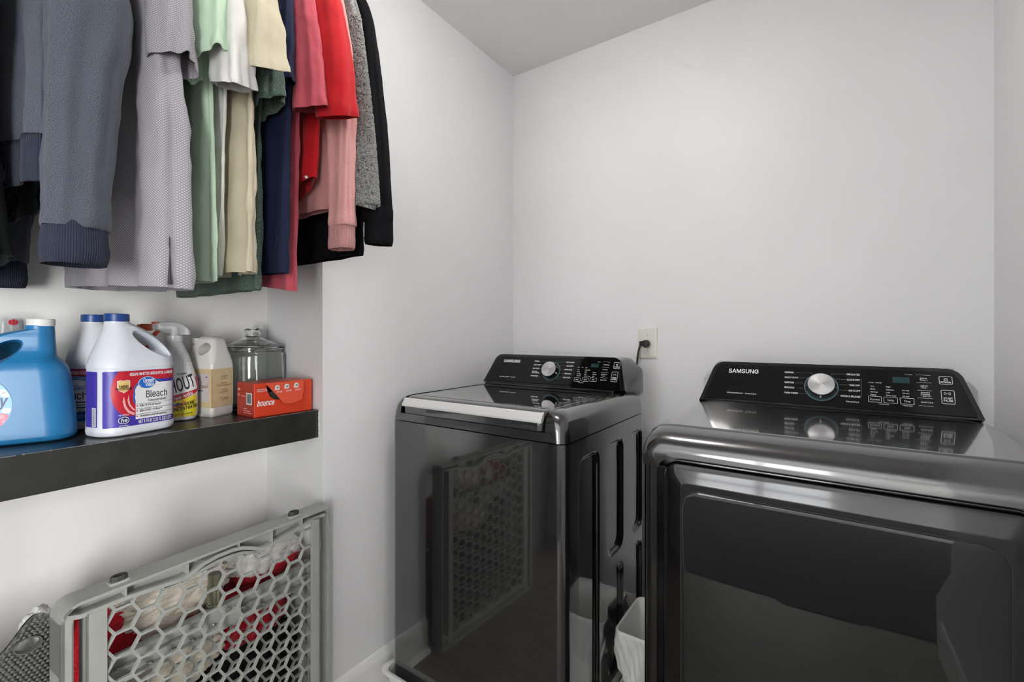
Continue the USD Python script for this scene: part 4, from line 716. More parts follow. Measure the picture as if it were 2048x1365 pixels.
for i, (u, v) in enumerate([(0.066, 0.0815), (0.0955, 0.0830), (0.1255, 0.0835)]):
    pic += [Point(u, v).buffer(0.0075), Polygon([(u - 0.0095, v - 0.007), (u - 0.004, v - 0.0065), (u - 0.0045, v - 0.0015), (u - 0.0085, v - 0.0035)])]
    pics += [affinity.rotate(sbox(u - 0.003, v - 0.0022, u + 0.005, v + 0.0026), 12)]; pink += [sbox(u - 0.0042, v - 0.004, u + 0.002, v - 0.0018)]
up3 = np.eye(4); up3[2, 3] = 0.0009; dn = lambda s: affinity.translate(s, 0, -Hh)
part(flp, 'white_pictograms', extr(dn(unary_union(pic)), 0.0002, HF @ up3), P_['white'], smooth=False)
up3 = up3.copy(); up3[2, 3] = 0.0012
part(flp, 'grey_print', extr(unary_union([dn(q) for q in pics]), 0.0002, HF @ up3), P_['grey'], smooth=False, kind='stuff')
part(flp, 'pink_print', extr(unary_union([dn(q) for q in pink]), 0.0002, HF @ up3), P_['pink'], smooth=False, kind='stuff')
up3 = np.eye(4); up3[2, 3] = 0.0010
part(flp, 'lettering', xf(cat(*[move(text2d(s, 0.0022, False, 0.017, 'c'), u, v - Hh) for s, u, v in (('OPEN HERE', 0.071, 0.0690), ('PULL ONE', 0.071, 0.0660), ('TOSS IN', 0.100, 0.0700), ('WITH LOAD', 0.100, 0.0670), ('ENJOY', 0.129, 0.0705), ('FRESH', 0.129, 0.0675))]), HF @ up3), P_['white'], smooth=False, kind='stuff')
up4 = np.eye(4); up4[2, 3] = 0.0002; G = FX @ up4
part(bxp, 'brand_word', xf(move(text2d('bounce', 0.0165, True, 0.049, 'l', 0.22), 0.008, 0.0325), G), P_['white'], smooth=False, label='white slanted brand word')
part(bxp, 'lettering', xf(cat(*[move(text2d(s, h, False, w, 'l'), u, v) for s, u, v, h, w in (('FABRIC SOFTENER', 0.008, BH - 0.020, 0.003, 0.028), ('DRYER SHEETS 120 ct', 0.008, BH - 0.0245, 0.003, 0.032))]), G), P_['white'], smooth=False, kind='stuff')
FE = frame((BX0, BY0 - 0.0008, ZS), (1, 0, 0), (0, 0, 1)); G = FE @ up4
bars = unary_union([sbox(0.060 + 0.0014*i, 0.040, 0.060 + 0.0014*i + (0.0010 if i % 3 else 0.0005), 0.067) for i in range(17)])
part(bxp, 'barcode_ground', extr(sbox(0.056, 0.036, 0.088, 0.070), 0.0002, G), P_['white'], smooth=False)
up5 = np.eye(4); up5[2, 3] = 0.0005
part(bxp, 'barcode', extr(bars, 0.0002, FE @ up5), mat('print_barcode', (0.10, 0.16, 0.17), rough=0.5), smooth=False)
part(bxp, 'end_lettering', xf(cat(*[move(text2d(s, h, False, w, 'l'), u, v) for s, u, v, h, w in (('IP&IG', 0.006, 0.075, 0.007, 0.014), ('PG', 0.006, 0.058, 0.008, 0.010), ('Made in USA', 0.025, 0.058, 0.003, 0.024), ('Questions?', 0.040, 0.022, 0.003, 0.02), ('call or visit the web', 0.040, 0.016, 0.003, 0.036), ('Keep from children', 0.042, 0.010, 0.003, 0.044))]), G), P_['pink'], smooth=False, kind='stuff')
# ================================================================= pet gate, laundry behind it, waste bin
gatem = mat('grey_gate_plastic', (0.36, 0.37, 0.345), rough=0.42, vary=(18, 0.06), bump=(160, 0.08, 0.001))
gated = mat('dark_rubber_pad', (0.045, 0.048, 0.042), rough=0.7); boltm = mat('bolt_steel', (0.5, 0.5, 0.48), rough=0.35, metal=0.9)
olive = mat('olive_plastic', (0.16, 0.16, 0.105), rough=0.4)
GO, Gs, Gn = np.array([-1.247, 0.838, 0.0]), np.array([0.0724, -0.9974, 0.0]), np.array([0.9974, 0.0724, 0.0])
GM = frame(GO, Gs, (0, 0, 1))                   # local x = along the gate from its right end, y = up; local z points away from the room
GM[:3, 2] = Gn; GM4 = GM                        # use (s, z, out) with out towards the room (mirrored frame; xf repairs the winding)
def gx(poly, o0, o1): return xf(extr(poly, o1 - o0, None, z0=o0), GM4)
gate = thing('pet_gate', 'grey plastic honeycomb pet gate standing across the closet recess', 'gate', (*(GO + Gs*0.3 - Gn*0.02)[:2], 0.0))
ZT = 0.735
arch = [(0.592, 0.712), (0.575, 0.7065), (0.50, 0.7065), (0.43, 0.700), (0.395, 0.697), (0.372, 0.704), (0.350, 0.7135), (0.320, 0.7185), (0.285, 0.7185), (0.262, 0.7145), (0.235, 0.703), (0.215, 0.692), (0.195, 0.690), (0.15, 0.697), (0.10, 0.7055), (0.058, 0.715), (0.012, 0.7155)]
outer = unary_union([sbox(0.0, ZT - 0.05, 0.57, ZT), rrpoly(0.40, 0.604, 0.5, ZT, 0.030)])
web = outer.intersection(Polygon([(-0.1, 1), (-0.1, 0.70)] + [(s, z) for s, z in arch[::-1]] + [(0.592, 0.70), (0.62, 0.70), (0.62, 1)]))
inner_rim = LineString(arch).buffer(0.0042, cap_style=2, join_style=1)
endcap = unary_union([LineString([(0.592, 0.712), (0.597, 0.7155), (0.597, 0.720), (0.590, 0.726)]).buffer(0.0035)])
part(gate, 'top_rail', gx(web.intersection(outer.buffer(-0.003)), -0.034, -0.026), gatem, smooth=30, label='hollow top rail with stiffening ribs')
part(gate, 'top_flange', cat(gx(outer.difference(outer.buffer(-0.006)).intersection(unary_union([sbox(-0.1, ZT - 0.0062, 1, 1), sbox(0.57, 0.60, 1, 1), sbox(-0.1, 0.70, 0.0062, 1)])), -0.060, 0.0)), gatem, smooth=40)
part(gate, 'lower_flange', gx(unary_union([inner_rim, endcap]), -0.036, 0.0), gatem, smooth=40)
part(gate, 'handle', cat(gx(LineString([(0.392, 0.688), (0.372, 0.693), (0.348, 0.700), (0.32, 0.704), (0.285, 0.704), (0.258, 0.700), (0.232, 0.690), (0.214, 0.683)]).buffer(0.0035, join_style=1), -0.034, -0.004)), gatem, smooth=40, label='arched grip under the top rail')
for s in (0.502, 0.385, 0.268, 0.180, 0.090):
    zz = np.interp(s, [a[0] for a in arch[::-1]], [a[1] for a in arch[::-1]])
    part(gate, 'rib', gx(sbox(s - 0.0015, zz, s + 0.0015, ZT - 0.004), -0.032, -0.002), gatem, smooth=False)
for s in (0.505, 0.100):
    A = np.eye(4); A[:3, 0], A[:3, 1], A[:3, 2], A[:3, 3] = Gs, Gn, (0, 0, 1), GO + Gs*s - Gn*0.028 + np.array([0, 0, ZT])
    part(gate, 'pad_seat', xf(loft([zring(rr(-0.019 + i, 0.019 - i, -0.013 + i, 0.013 - i, 0.007, 4), z) for i, z in ((0, -0.0005), (0, 0.003), (0.0015, 0.0045))]), A), gatem)
    hx = lambda k, z: np.array([[0.0155*k*math.cos(a), 0.0105*k*math.sin(a), z] for a in np.arange(8)*math.pi/4 + 0.4])
    part(gate, 'rubber_pad', xf(loft([hx(1, 0.0045), hx(1, 0.012), hx(0.92, 0.0145), hx(0.62, 0.0145), hx(0.55, 0.0095)]), A), gated, smooth=25, label='dark rubber pad')
part(gate, 'left_post', cat(gx(sbox(0.5855, 0.02, 0.604, 0.712), -0.008, 0.0), gx(rrpoly(0.5985, 0.604, 0.02, 0.705, 0.002), -0.060, 0.0), gx(sbox(0.5855, 0.02, 0.588, 0.70), -0.045, 0.0)), gatem, smooth=30)
part(gate, 'inner_post', cat(gx(sbox(0.534, 0.02, 0.566, 0.708), -0.006, 0.0), gx(sbox(0.563, 0.02, 0.566, 0.705), -0.040, 0.0), gx(sbox(0.552, 0.02, 0.555, 0.66), -0.06, -0.02)), gatem, smooth=30)
part(gate, 'right_post', cat(gx(sbox(0.0, 0.02, 0.004, 0.73), -0.060, 0.0), gx(sbox(0.0, 0.02, 0.036, 0.712), -0.036, -0.031), gx(sbox(0.033, 0.02, 0.058, 0.716), -0.009, 0.0), gx(sbox(0.033, 0.02, 0.036, 0.716), -0.034, 0.0)), gatem, smooth=30)
part(gate, 'hinge_clip', cat(*[gx(sbox(0.026, z, 0.034, z + 0.007), -0.016, -0.004) for z in (0.640, 0.628, 0.616)], gx(sbox(0.029, 0.614, 0.032, 0.650), -0.012, -0.005)), gatem, smooth=False)
part(gate, 'bottom_rail', cat(gx(sbox(0.0, 0.0, 0.604, 0.006), -0.06, 0.0), gx(sbox(0.0, 0.0, 0.604, 0.05), -0.036, -0.03), gx(sbox(0.0, 0.044, 0.604, 0.05), -0.036, 0.0)), gatem, smooth=30)
def honeycomb(s0, s1, z0, z1, upper, oz, os_, bar):
    P = 0.0505; C_ = P*0.866; A = P/math.sqrt(3) - bar*0.58
    H = []
    i = -1
    while s0 + i*C_ < s1 + C_:
        j = 0
        while True:
            c = (s0 + os_ + i*C_, z0 + oz + j*P + (P/2 if i % 2 else 0))
            if c[1] > z1 + P: break
            h = Polygon([(c[0] + A*math.cos(a), c[1] + A*math.sin(a)) for a in np.arange(6)*math.pi/3])
            H.append(h.buffer(-0.003).buffer(0.003, quad_segs=3)); j += 1
        i += 1
    reg = upper if upper is not None else sbox(s0, z0, s1, z1)
    return reg.difference(unary_union(H))
reg = Polygon([(0.056, 0.046), (0.536, 0.046)] + [(s, z) for s, z in arch if 0.05 < s < 0.54][0:0] + [(0.536, 0.7055), (0.50, 0.704), (0.43, 0.697), (0.395, 0.692), (0.365, 0.691), (0.32, 0.702), (0.285, 0.702), (0.25, 0.694), (0.214, 0.684), (0.195, 0.686), (0.15, 0.694), (0.10, 0.7025), (0.056, 0.713)])
hm = honeycomb(0.056, 0.536, 0.046, 0.72, reg, 0.012, 0.012, 0.0052)
part(gate, 'honeycomb', gx(hm, -0.0105, -0.003), gatem, smooth=False, label='honeycomb lattice of the front panel')
# sliding rear panel, lower than the front one
hm2 = honeycomb(0.04, 0.548, 0.04, 0.53, sbox(0.038, 0.03, 0.550, 0.520), 0.033, 0.030, 0.0052)
part(gate, 'rear_honeycomb', gx(hm2, -0.051, -0.044), gatem, smooth=False, label='honeycomb lattice of the sliding rear panel')
part(gate, 'rear_rail', cat(gx(sbox(0.03, 0.5615, 0.556, 0.567), -0.062, -0.038), gx(sbox(0.03, 0.512, 0.556, 0.566), -0.058, -0.053), gx(sbox(0.03, 0.537, 0.556, 0.541), -0.058, -0.038), gx(sbox(0.03, 0.508, 0.556, 0.514), -0.062, -0.038)), gatem, smooth=30, label='top rail of the sliding rear panel')
for s0, s1 in ((0.030, 0.042), (0.545, 0.556)): part(gate, 'rear_post', gx(sbox(s0, 0.02, s1, 0.575), -0.062, -0.038), gatem, smooth=30)
lp = part(gate, 'latch_plate', gx(unary_union([rrpoly(0.246, 0.336, 0.512, 0.572, 0.004)]), -0.040, -0.034), gatem, smooth=30, label='flat latch plate with bolts')
for s, z in ((0.262, 0.552), (0.276, 0.556), (0.312, 0.535)):
    A = GM4 @ np.array([[1, 0, 0, s], [0, 1, 0, z], [0, 0, 1, -0.034], [0, 0, 0, 1.0]])
    part(lp, 'bolt', xf(lathe([(0, 0), (0.0042, 0), (0.0042, 0.0015), (0.0028, 0.0028), (0, 0.003)], 16), A), boltm)
A = np.eye(4); A[:3, 3] = GO + Gs*0.297 - Gn*0.062 + np.array([0, 0, 0.572])
def fluted(r, z0, z1, n=18, d=0.06):
    a = np.arange(n*6)*2*np.pi/(n*6); k = 1 - d*0.5*(1 + np.cos(a*n))
    return loft([np.column_stack([r*s*k*np.cos(a), r*s*k*np.sin(a), np.full(len(a), z)]) for s, z in ((0.97, z0), (1, z0 + 0.002), (1, z1 - 0.002), (0.95, z1))])
kn = part(gate, 'adjusting_knob', xf(cat(fluted(0.0165, 0.004, 0.046, 10, 0.16), fluted(0.0145, 0.046, 0.078, 30, 0.05), lathe([(0, 0), (0.018, 0), (0.018, 0.005), (0, 0.005)], 32)), A), olive, smooth=35, label='olive ribbed adjusting knob')
part(gate, 'latch_ring', gx(Point(0.262, 0.505).buffer(0.009).difference(Point(0.262, 0.505).buffer(0.0072)), -0.0385, -0.036), boltm, smooth=False)

# ---- soft things behind the gate
def terry(name, c1, c2=None, bands=None, axis='z', fuzz=0.6, sc=420):
    """Looped cotton; bands = ramp of the colours across the cloth, distorted a little."""
    n = {'tc': ('texture_coordinate', {}), 'n': ('noise_texture', {'scale': sc, 'detail': 2.0}), 'b': ('bump', {'strength': fuzz, 'distance': 0.004}), 'p': ('principled_bsdf', {'roughness': 0.95, 'specular_ior_level': 0.1, 'sheen_weight': 0.25})}
    L = [('tc.object', 'n.vector'), ('n.fac', 'b.height'), ('b.normal', 'p.normal')]
    n['mx'] = ('mix_color', {'blend_type': 'multiply', 'fac': 0.25}); n['g'] = ('rgb_ramp', {'ramp': [(0.3, (0.45, 0.45, 0.45)), (0.65, (1, 1, 1))]})
    L += [('n.fac', 'g.fac'), ('g.color', 'mx.b'), ('mx.result', 'p.base_color')]
    if bands:
        n['d'] = ('noise_texture', {'scale': 9.0, 'detail': 2.0}); n['sx'] = ('separate_xyz', {}); n['ad'] = ('math', {'math_type': 'multiply_add', 'value2': 0.10}); n['mr'] = ('map_range', {'from_min': bands[0], 'from_max': bands[1]})
        n['r'] = ('rgb_ramp', {'ramp': bands[2], 'interpolate': True})
        L += [('tc.object', 'd.vector'), ('tc.object', 'sx.vector'), ('d.fac', 'ad.value1'), ('sx.' + axis, 'ad.value3'), ('ad.value', 'mr.value'), ('mr.result', 'r.fac'), ('r.color', 'mx.a')]
    else: n['mx'][1]['a'] = c1
    MATS[name] = usdkit.material(stage, '/World/Looks/' + name, n, L, surface='p.BSDF'); return MATS[name]
def bundle(c, r, seed, fold=0.16, fine=0.05, sub=5, turn=0.0, sq=2.6, lim=None):
    """A crumpled cloth bundle: a flattened body with soft folds."""
    m = trimesh.creation.icosphere(sub, 1.0); v = np.array(m.vertices)
    v = np.sign(v)*np.abs(v)**(2/sq)
    q = v + 7.3*seed
    d = 1 + fold*(meshkit.fbm(q*1.7, 3, seed) - 0.5)*2 + fine*(np.abs(meshkit.fbm(q*np.array([3.2, 3.2, 5.0]), 3, seed + 9) - 0.5)*4 - 0.5)
    v = v*d[:, None]*np.array(r)
    R = rotz(turn)[:3, :3]; v = v @ R.T + np.array(c)
    if lim: v = np.clip(v, lim[0], lim[1])
    return trimesh.Trimesh(v, m.faces, process=False)
RED, WHT, CRM = (0.50, 0.008, 0.02), (0.80, 0.77, 0.74), (0.78, 0.70, 0.58)
LIM = ((XA + 0.008, -0.5, 0.003), (-1.333, YA - 0.008, 2.0))
L1 = ((XA + 0.008, -0.5, 0.003), (-1.318, 0.9, 2.0))
bt = usdkit.material(stage, '/World/Looks/black_print_cloth', {
    'tc': ('texture_coordinate', {}), 'v': ('voronoi_texture', {'scale': 20.0}) if False else ('noise_texture', {'scale': 26.0, 'detail': 1.0}), 'r': ('rgb_ramp', {'ramp': [(0.0, (0.008, 0.008, 0.009)), (0.62, (0.010, 0.010, 0.011)), (0.66, (0.34, 0.32, 0.28)), (0.74, (0.22, 0.21, 0.20)), (0.78, (0.012, 0.012, 0.014))]}), 'p': ('principled_bsdf', {'roughness': 0.9, 'specular_ior_level': 0.15})},
    [('tc.object', 'v.vector'), ('v.fac', 'r.fac'), ('r.color', 'p.base_color')], surface='p.BSDF')
blk = mat('black_cloth', (0.010, 0.010, 0.011), rough=0.9, spec=0.15, bump=(300, 0.3, 0.002))
solo('laundry_bundle', 'black clothing heaped at the bottom right behind the gate', 'clothes', bundle((-1.48, 0.70, 0.215), (0.135, 0.125, 0.20), 1, 0.14, 0.10, lim=LIM), blk, smooth=True)
solo('printed_shirt', 'black shirt with pale grey print crumpled low behind the honeycomb', 'clothes', bundle((-1.41, 0.735, 0.30), (0.055, 0.085, 0.085), 2, 0.12, 0.12, lim=LIM), bt, smooth=True)
solo('laundry_bundle', 'dark clothing heaped low in the middle behind the gate', 'clothes', bundle((-1.48, 0.43, 0.18), (0.135, 0.15, 0.165), 11, 0.14, 0.10, lim=LIM), blk, smooth=True)
solo('towel', 'cream towel crumpled low behind the gate beneath the rear rail', 'towel', bundle((-1.425, 0.475, 0.42), (0.075, 0.135, 0.085), 3, 0.16, 0.10, lim=LIM), terry('terry_cream_low', CRM), smooth=True)
solo('towel', 'dark red towel hanging down behind the middle of the gate', 'towel', bundle((-1.445, 0.70, 0.44), (0.085, 0.115, 0.10), 4, 0.16, 0.12, lim=LIM), terry('terry_red', (0.36, 0.006, 0.016)), smooth=True)
solo('towel', 'fluffy cream towel with a red edge behind the upper left honeycomb', 'towel', bundle((-1.44, 0.475, 0.577), (0.10, 0.155, 0.066), 5, 0.18, 0.10, turn=0.15, lim=LIM), terry('terry_cream', CRM, bands=(-0.02, 0.13, [(0.0, RED), (0.52, RED), (0.60, (0.76, 0.66, 0.56)), (1.0, (0.82, 0.75, 0.64))])), smooth=True)
solo('towel', 'plain red towel folded behind the left post of the gate', 'towel', bundle((-1.40, 0.335, 0.545), (0.062, 0.085, 0.078), 6, 0.14, 0.08, lim=LIM), terry('terry_red_left', RED), smooth=True)
wr = solo('towel', 'red and white striped beach towel on top of the heap at the right', 'towel', bundle((-1.45, 0.735, 0.575), (0.095, 0.112, 0.058), 8, 0.16, 0.08, lim=LIM), terry('terry_red_white', WHT, bands=(0.0, 0.15, [(0.0, RED), (0.16, RED), (0.20, WHT), (0.34, WHT), (0.38, RED), (0.72, RED), (0.76, WHT), (1.0, WHT)])), smooth=True)
# grey woven-look laundry basket at the left
wv = usdkit.material(stage, '/World/Looks/rattan_plastic', {
    'tc': ('texture_coordinate', {}), 'm': ('mapping', {'scale': (150, 150, 150)}), 'n': ('noise_texture', {'scale': 1.0, 'detail': 1.0}), 'w': ('wave_texture', {'scale': 20.0}) if False else ('noise_texture', {'scale': 130.0, 'detail': 0.0}), 'b': ('bump', {'strength': 0.9, 'distance': 0.006}), 'p': ('principled_bsdf', {'base_color': (0.095, 0.10, 0.095), 'roughness': 0.55})},
    [('tc.object', 'w.vector'), ('w.fac', 'b.height'), ('b.normal', 'p.normal')], surface='p.BSDF')
bk = thing('laundry_basket', 'grey woven-look plastic laundry basket with oval handle hole at the lower left', 'basket', (-1.50, 0.06, 0))
def basket_wall():
    x0, x1, y0, y1 = -1.632, -1.332, -0.24, 0.285
    hump = lambda y: 0.600 + 0.077*np.exp(-((y - 0.226)/0.040)**2) + 0.02*np.exp(-((y - 0.17)/0.08)**2)
    R = []
    q0 = rr(x0, x1, y0, y1, 0.05, 10); q0 = resample(Polygon(q0), 400)
    c = q0.mean(0)
    for k, t in ((0.80, 0.0), (0.80, 0.004), (0.82, 0.02), (0.995, 0.97), (1.012, 0.975), (1.015, 1.0), (0.998, 1.0), (0.985, 0.97), (0.81, 0.03), (0.79, 0.0045)):
        q = c + (q0 - c)*k; z = t*hump(q0[:, 1])*(lambda b: 1*(1 - b) + b*0.46/hump(q0[:, 1]))(np.clip((-1.37 - q0[:, 0])/0.12, 0, 1)) if t > 0.5 else np.full(400, t*0.6)
        R.append(np.column_stack([q, np.maximum(z, 0.001)]))
    m = mani(loft(R))
    hole = mani(xf(extr(ell(0.212, 0.632, 0.0185, 0.0135, 0), 0.2), frame((-1.42, 0, 0), (0, 1, 0), (0, 0, 1))))
    return m - hole, m
bw, bw0 = basket_wall()
part(bk, 'body', bw, wv, smooth=40)
loopp = ell(0.212, 0.632, 0.0215, 0.0165, 0).difference(ell(0.212, 0.632, 0.0185, 0.0135, 0))
part(bk, 'handle_rim', xf(extr(loopp, 0.016), frame((-1.344, 0, 0), (0, 1, 0), (0, 0, 1))), mat('basket_rim', (0.10, 0.105, 0.10), rough=0.5), smooth=40, label='smooth rim of the handle hole')
# raised knots of the woven pattern on the side that faces the room
kn_ = []
rowc = 0
for z in np.arange(0.47, 0.68, 0.0075):
    for j, y in enumerate(np.arange(0.02, 0.27, 0.0078)):
        yy = y + (0.0039 if rowc % 2 else 0)
        if z > 0.594 + 0.077*math.exp(-((yy - 0.226)/0.040)**2) + 0.02*math.exp(-((yy - 0.17)/0.08)**2) or ((yy - 0.212)/0.023)**2 + ((z - 0.632)/0.018)**2 < 1: continue
        kn_.append((yy, z))
    rowc += 1
ks = trimesh.creation.icosphere(1, 1.0)
def wallx(y, z):
    return -1.3325 + 0.0 - 0.03*(0.62 - z)
part(bk, 'weave', cat(*[trimesh.Trimesh(ks.vertices*[0.0022, 0.0032, 0.0028] + [wallx(y, z) + 0.0008, y, z], ks.faces, process=False) for y, z in kn_]), mat('rattan_knots', (0.12, 0.125, 0.118), rough=0.5), smooth=True, kind='stuff', label='raised weave knots')
solo('towel', 'white towel tucked into the grey woven-look basket', 'towel', bundle((-1.430, 0.247, 0.565), (0.060, 0.034, 0.090), 12, 0.10, 0.06, lim=((-1.60, -0.2, 0.02), (-1.347, 0.262, 2))), terry('terry_white', (0.74, 0.74, 0.73), fuzz=0.3), smooth=True)

# ---- white waste bin with a liner, squeezed between the machines
bn = thing('waste_bin', 'white slim waste bin standing between the washer and the dryer', 'bin', (-0.46, 1.495, 0))
bx0, bx1, by0, by1, bz = -0.552, -0.365, 1.385, 1.612, 0.318
bin_ = loft([zring(rr(bx0 + i, bx1 - i, by0 + i, by1 - i, 0.022, 6), z) for i, z in ((0.045, 0.0005), (0.036, 0.001), (0.034, 0.006), (0.002, bz - 0.012), (0.0, bz - 0.010), (0.0, bz), (0.004, bz), (0.0055, bz - 0.01), (0.037, 0.008), (0.06, 0.008))])
part(bn, 'body', bin_, white, smooth=45)
bagm = usdkit.material(stage, '/World/Looks/bag_film', {'t': ('transparent_bsdf', {'color': (0.93, 0.93, 0.93)}), 'p': ('principled_bsdf', {'base_color': (0.82, 0.82, 0.81), 'roughness': 0.28, 'specular_ior_level': 0.6}), 'm': ('mix_closure', {'fac': 0.72})}, [('t.BSDF', 'm.closure1'), ('p.BSDF', 'm.closure2')], surface='m.closure')
def liner():
    N = 160; q0 = resample(Polygon(rr(bx0, bx1, by0, by1, 0.022, 8)), N); c = q0.mean(0); t = np.arange(N)/N*2*np.pi
    R = []
    hem = 0.075 + 0.055*np.clip(np.sin(t*1.0 + 0.9), -0.4, 1) + 0.008*np.sin(5*t) + 0.005*np.sin(11*t + 1)
    steps = [(-0.020, 0.16), (-0.012, 0.10), (-0.007, 0.04), (-0.005, 0.0), (-0.0035, -0.0035), (0.0005, -0.0045), (0.0035, -0.002), (0.0045, 0.006)]
    d0 = q0 - c; nn = d0/np.linalg.norm(d0, axis=1, keepdims=True)
    for o, dz in steps:
        wv_ = 0.0012*np.sin(23*t + dz*90) if dz > 0.01 else 0
        R.append(np.column_stack([q0 + nn*(np.array(o) + wv_)[..., None] if np.ndim(wv_) else q0 + nn*o, np.full(N, bz - dz)]))
    for f_ in np.linspace(0.15, 1, 9):
        o = 0.0045 + 0.0035*np.sin(9*t + 4*f_) + 0.0035*np.sin(17*t + 1 + 6*f_) + 0.0025*np.sin(31*t - 9*f_) + 0.002*f_ - 0.030*f_*hem/0.318*0.6
        R.append(np.column_stack([q0 + nn*o[:, None], bz - hem*f_]))
    R = np.array(R)
    R[..., 0] = np.maximum(R[..., 0], WX1 + 0.004); R[..., 0] = np.minimum(R[..., 0], DX0 - 0.003)
    m = loft(R, False, False); return m
solo('bin_liner', 'translucent white plastic bag folded over the rim of the waste bin', 'bag', liner(), bagm, smooth=True)
# ================================================================= clothes on the rail
RODX, RODZ = -1.310, 2.425
rod = thing('closet_rail', 'round metal clothes rail in the closet recess', 'rail', (RODX, 0.2, RODZ))
part(rod, 'bar', tube([(RODX, y, RODZ) for y in np.linspace(YF + 0.001, YA - 0.001, 6)], 0.0150, 20), chrome)
for y in (YF + 0.006, YA - 0.006):
    part(rod, 'flange', xf(lathe([(0, -0.005), (0.03, -0.005), (0.03, 0.005), (0, 0.005)], 28), frame((RODX, y, RODZ), (1, 0, 0), (0, 0, 1))), chrome)
NP = 96
TH = np.arange(NP)*2*np.pi/NP
def sring(c, ax, ay, p=2.4, tilt=(0, 0), rip=0.0, k=(7, 11), ph=0.0, turn=0.0):
    c_, s_ = np.cos(TH), np.sin(TH)
    x = ax*np.sign(c_)*np.abs(c_)**(2/p); y = ay*np.sign(s_)*np.abs(s_)**(2/p)
    if np.ndim(rip) or rip:
        w = np.sin(k[0]*TH + ph)*0.6 + np.sin(k[1]*TH + 1.7*ph + 1)*0.4
        nx, ny = c_/max(ax, 1e-4), s_/max(ay, 1e-4); n_ = np.hypot(nx, ny); x = x + rip*w*nx/n_; y = y + rip*w*ny/n_
    if turn: ct, st = math.cos(turn), math.sin(turn); x, y = ct*x - st*y, st*x + ct*y
    return np.column_stack([c[0] + x, c[1] + y, c[2] + x*tilt[0] + y*tilt[1]])
def interp_rings(st, n):
    """Smoothly interpolated stations: each a tuple of numbers; the first is the parameter."""
    from scipy.interpolate import PchipInterpolator
    st = np.array(st, float); f_ = PchipInterpolator(st[:, 0], st[:, 1:], axis=0)
    return f_(np.linspace(st[0, 0], st[-1, 0], n))
def cloth(rings, seed, amp=0.004, thick=0.0016, close=True, vfold=1.0, uvs=1.0):
    """Open-ended cloth tube with an inner face, soft wrinkles and a uv in metres."""
    R = np.array(rings); K = len(R)
    cen = R.mean(1, keepdims=True)
    d = R - cen; nrm = np.gradient(R, axis=1)
    nr = np.cross(np.roll(R, -1, 1) - np.roll(R, 1, 1), np.gradient(R, axis=0)); nr /= np.linalg.norm(nr, axis=2, keepdims=True) + 1e-9
    sg = np.sign((nr*d).sum(2, keepdims=True).mean()); nr = nr*sg
    q = R*np.array([16, 30, 5.0*vfold]) + seed*3.7
    w = (meshkit.fbm(q, 3, seed) - 0.5)*2 + 0.8*(np.abs(meshkit.fbm(R*np.array([9, 14, 7.0]) + R[..., [2]]*4 + seed, 3, seed + 2) - 0.5)*4 - 0.6)
    q2 = R*np.array([40, 60, 26.0]) + seed*1.3
    w2 = (meshkit.fbm(q2, 2, seed + 5) - 0.5)*2
    fade = np.clip(np.linspace(0, 1, K)*2.0, 0.25, 1)[:, None]
    R = R + nr*(amp*(w + 0.3*w2)*fade)[..., None]
    dist = np.r_[0, np.cumsum(np.linalg.norm(np.diff(R.mean(1), axis=0), axis=1))]; dist = dist[-1] - dist
    R = R + nr*(0.0011*((dist < 0.026) & (dist > 0.004)))[:, None, None]
    inner = R - nr*thick
    allr = np.concatenate([R, inner[::-1]])
    m = loft(allr, close, close)
    per = np.r_[0, np.cumsum(np.linalg.norm(np.diff(np.vstack([R[K//2], R[K//2][:1]]), axis=0), axis=1))][:NP]
    z = np.r_[0, np.cumsum(np.linalg.norm(np.diff(R.mean(1), axis=0), axis=1))]
    uv = np.stack(np.broadcast_arrays(per[None, :], z[:, None]), -1); uv = np.concatenate([uv, uv[::-1]]).reshape(-1, 2)
    uv = np.vstack([uv, np.zeros((len(m.vertices) - len(uv), 2))])*uvs
    return m, uv
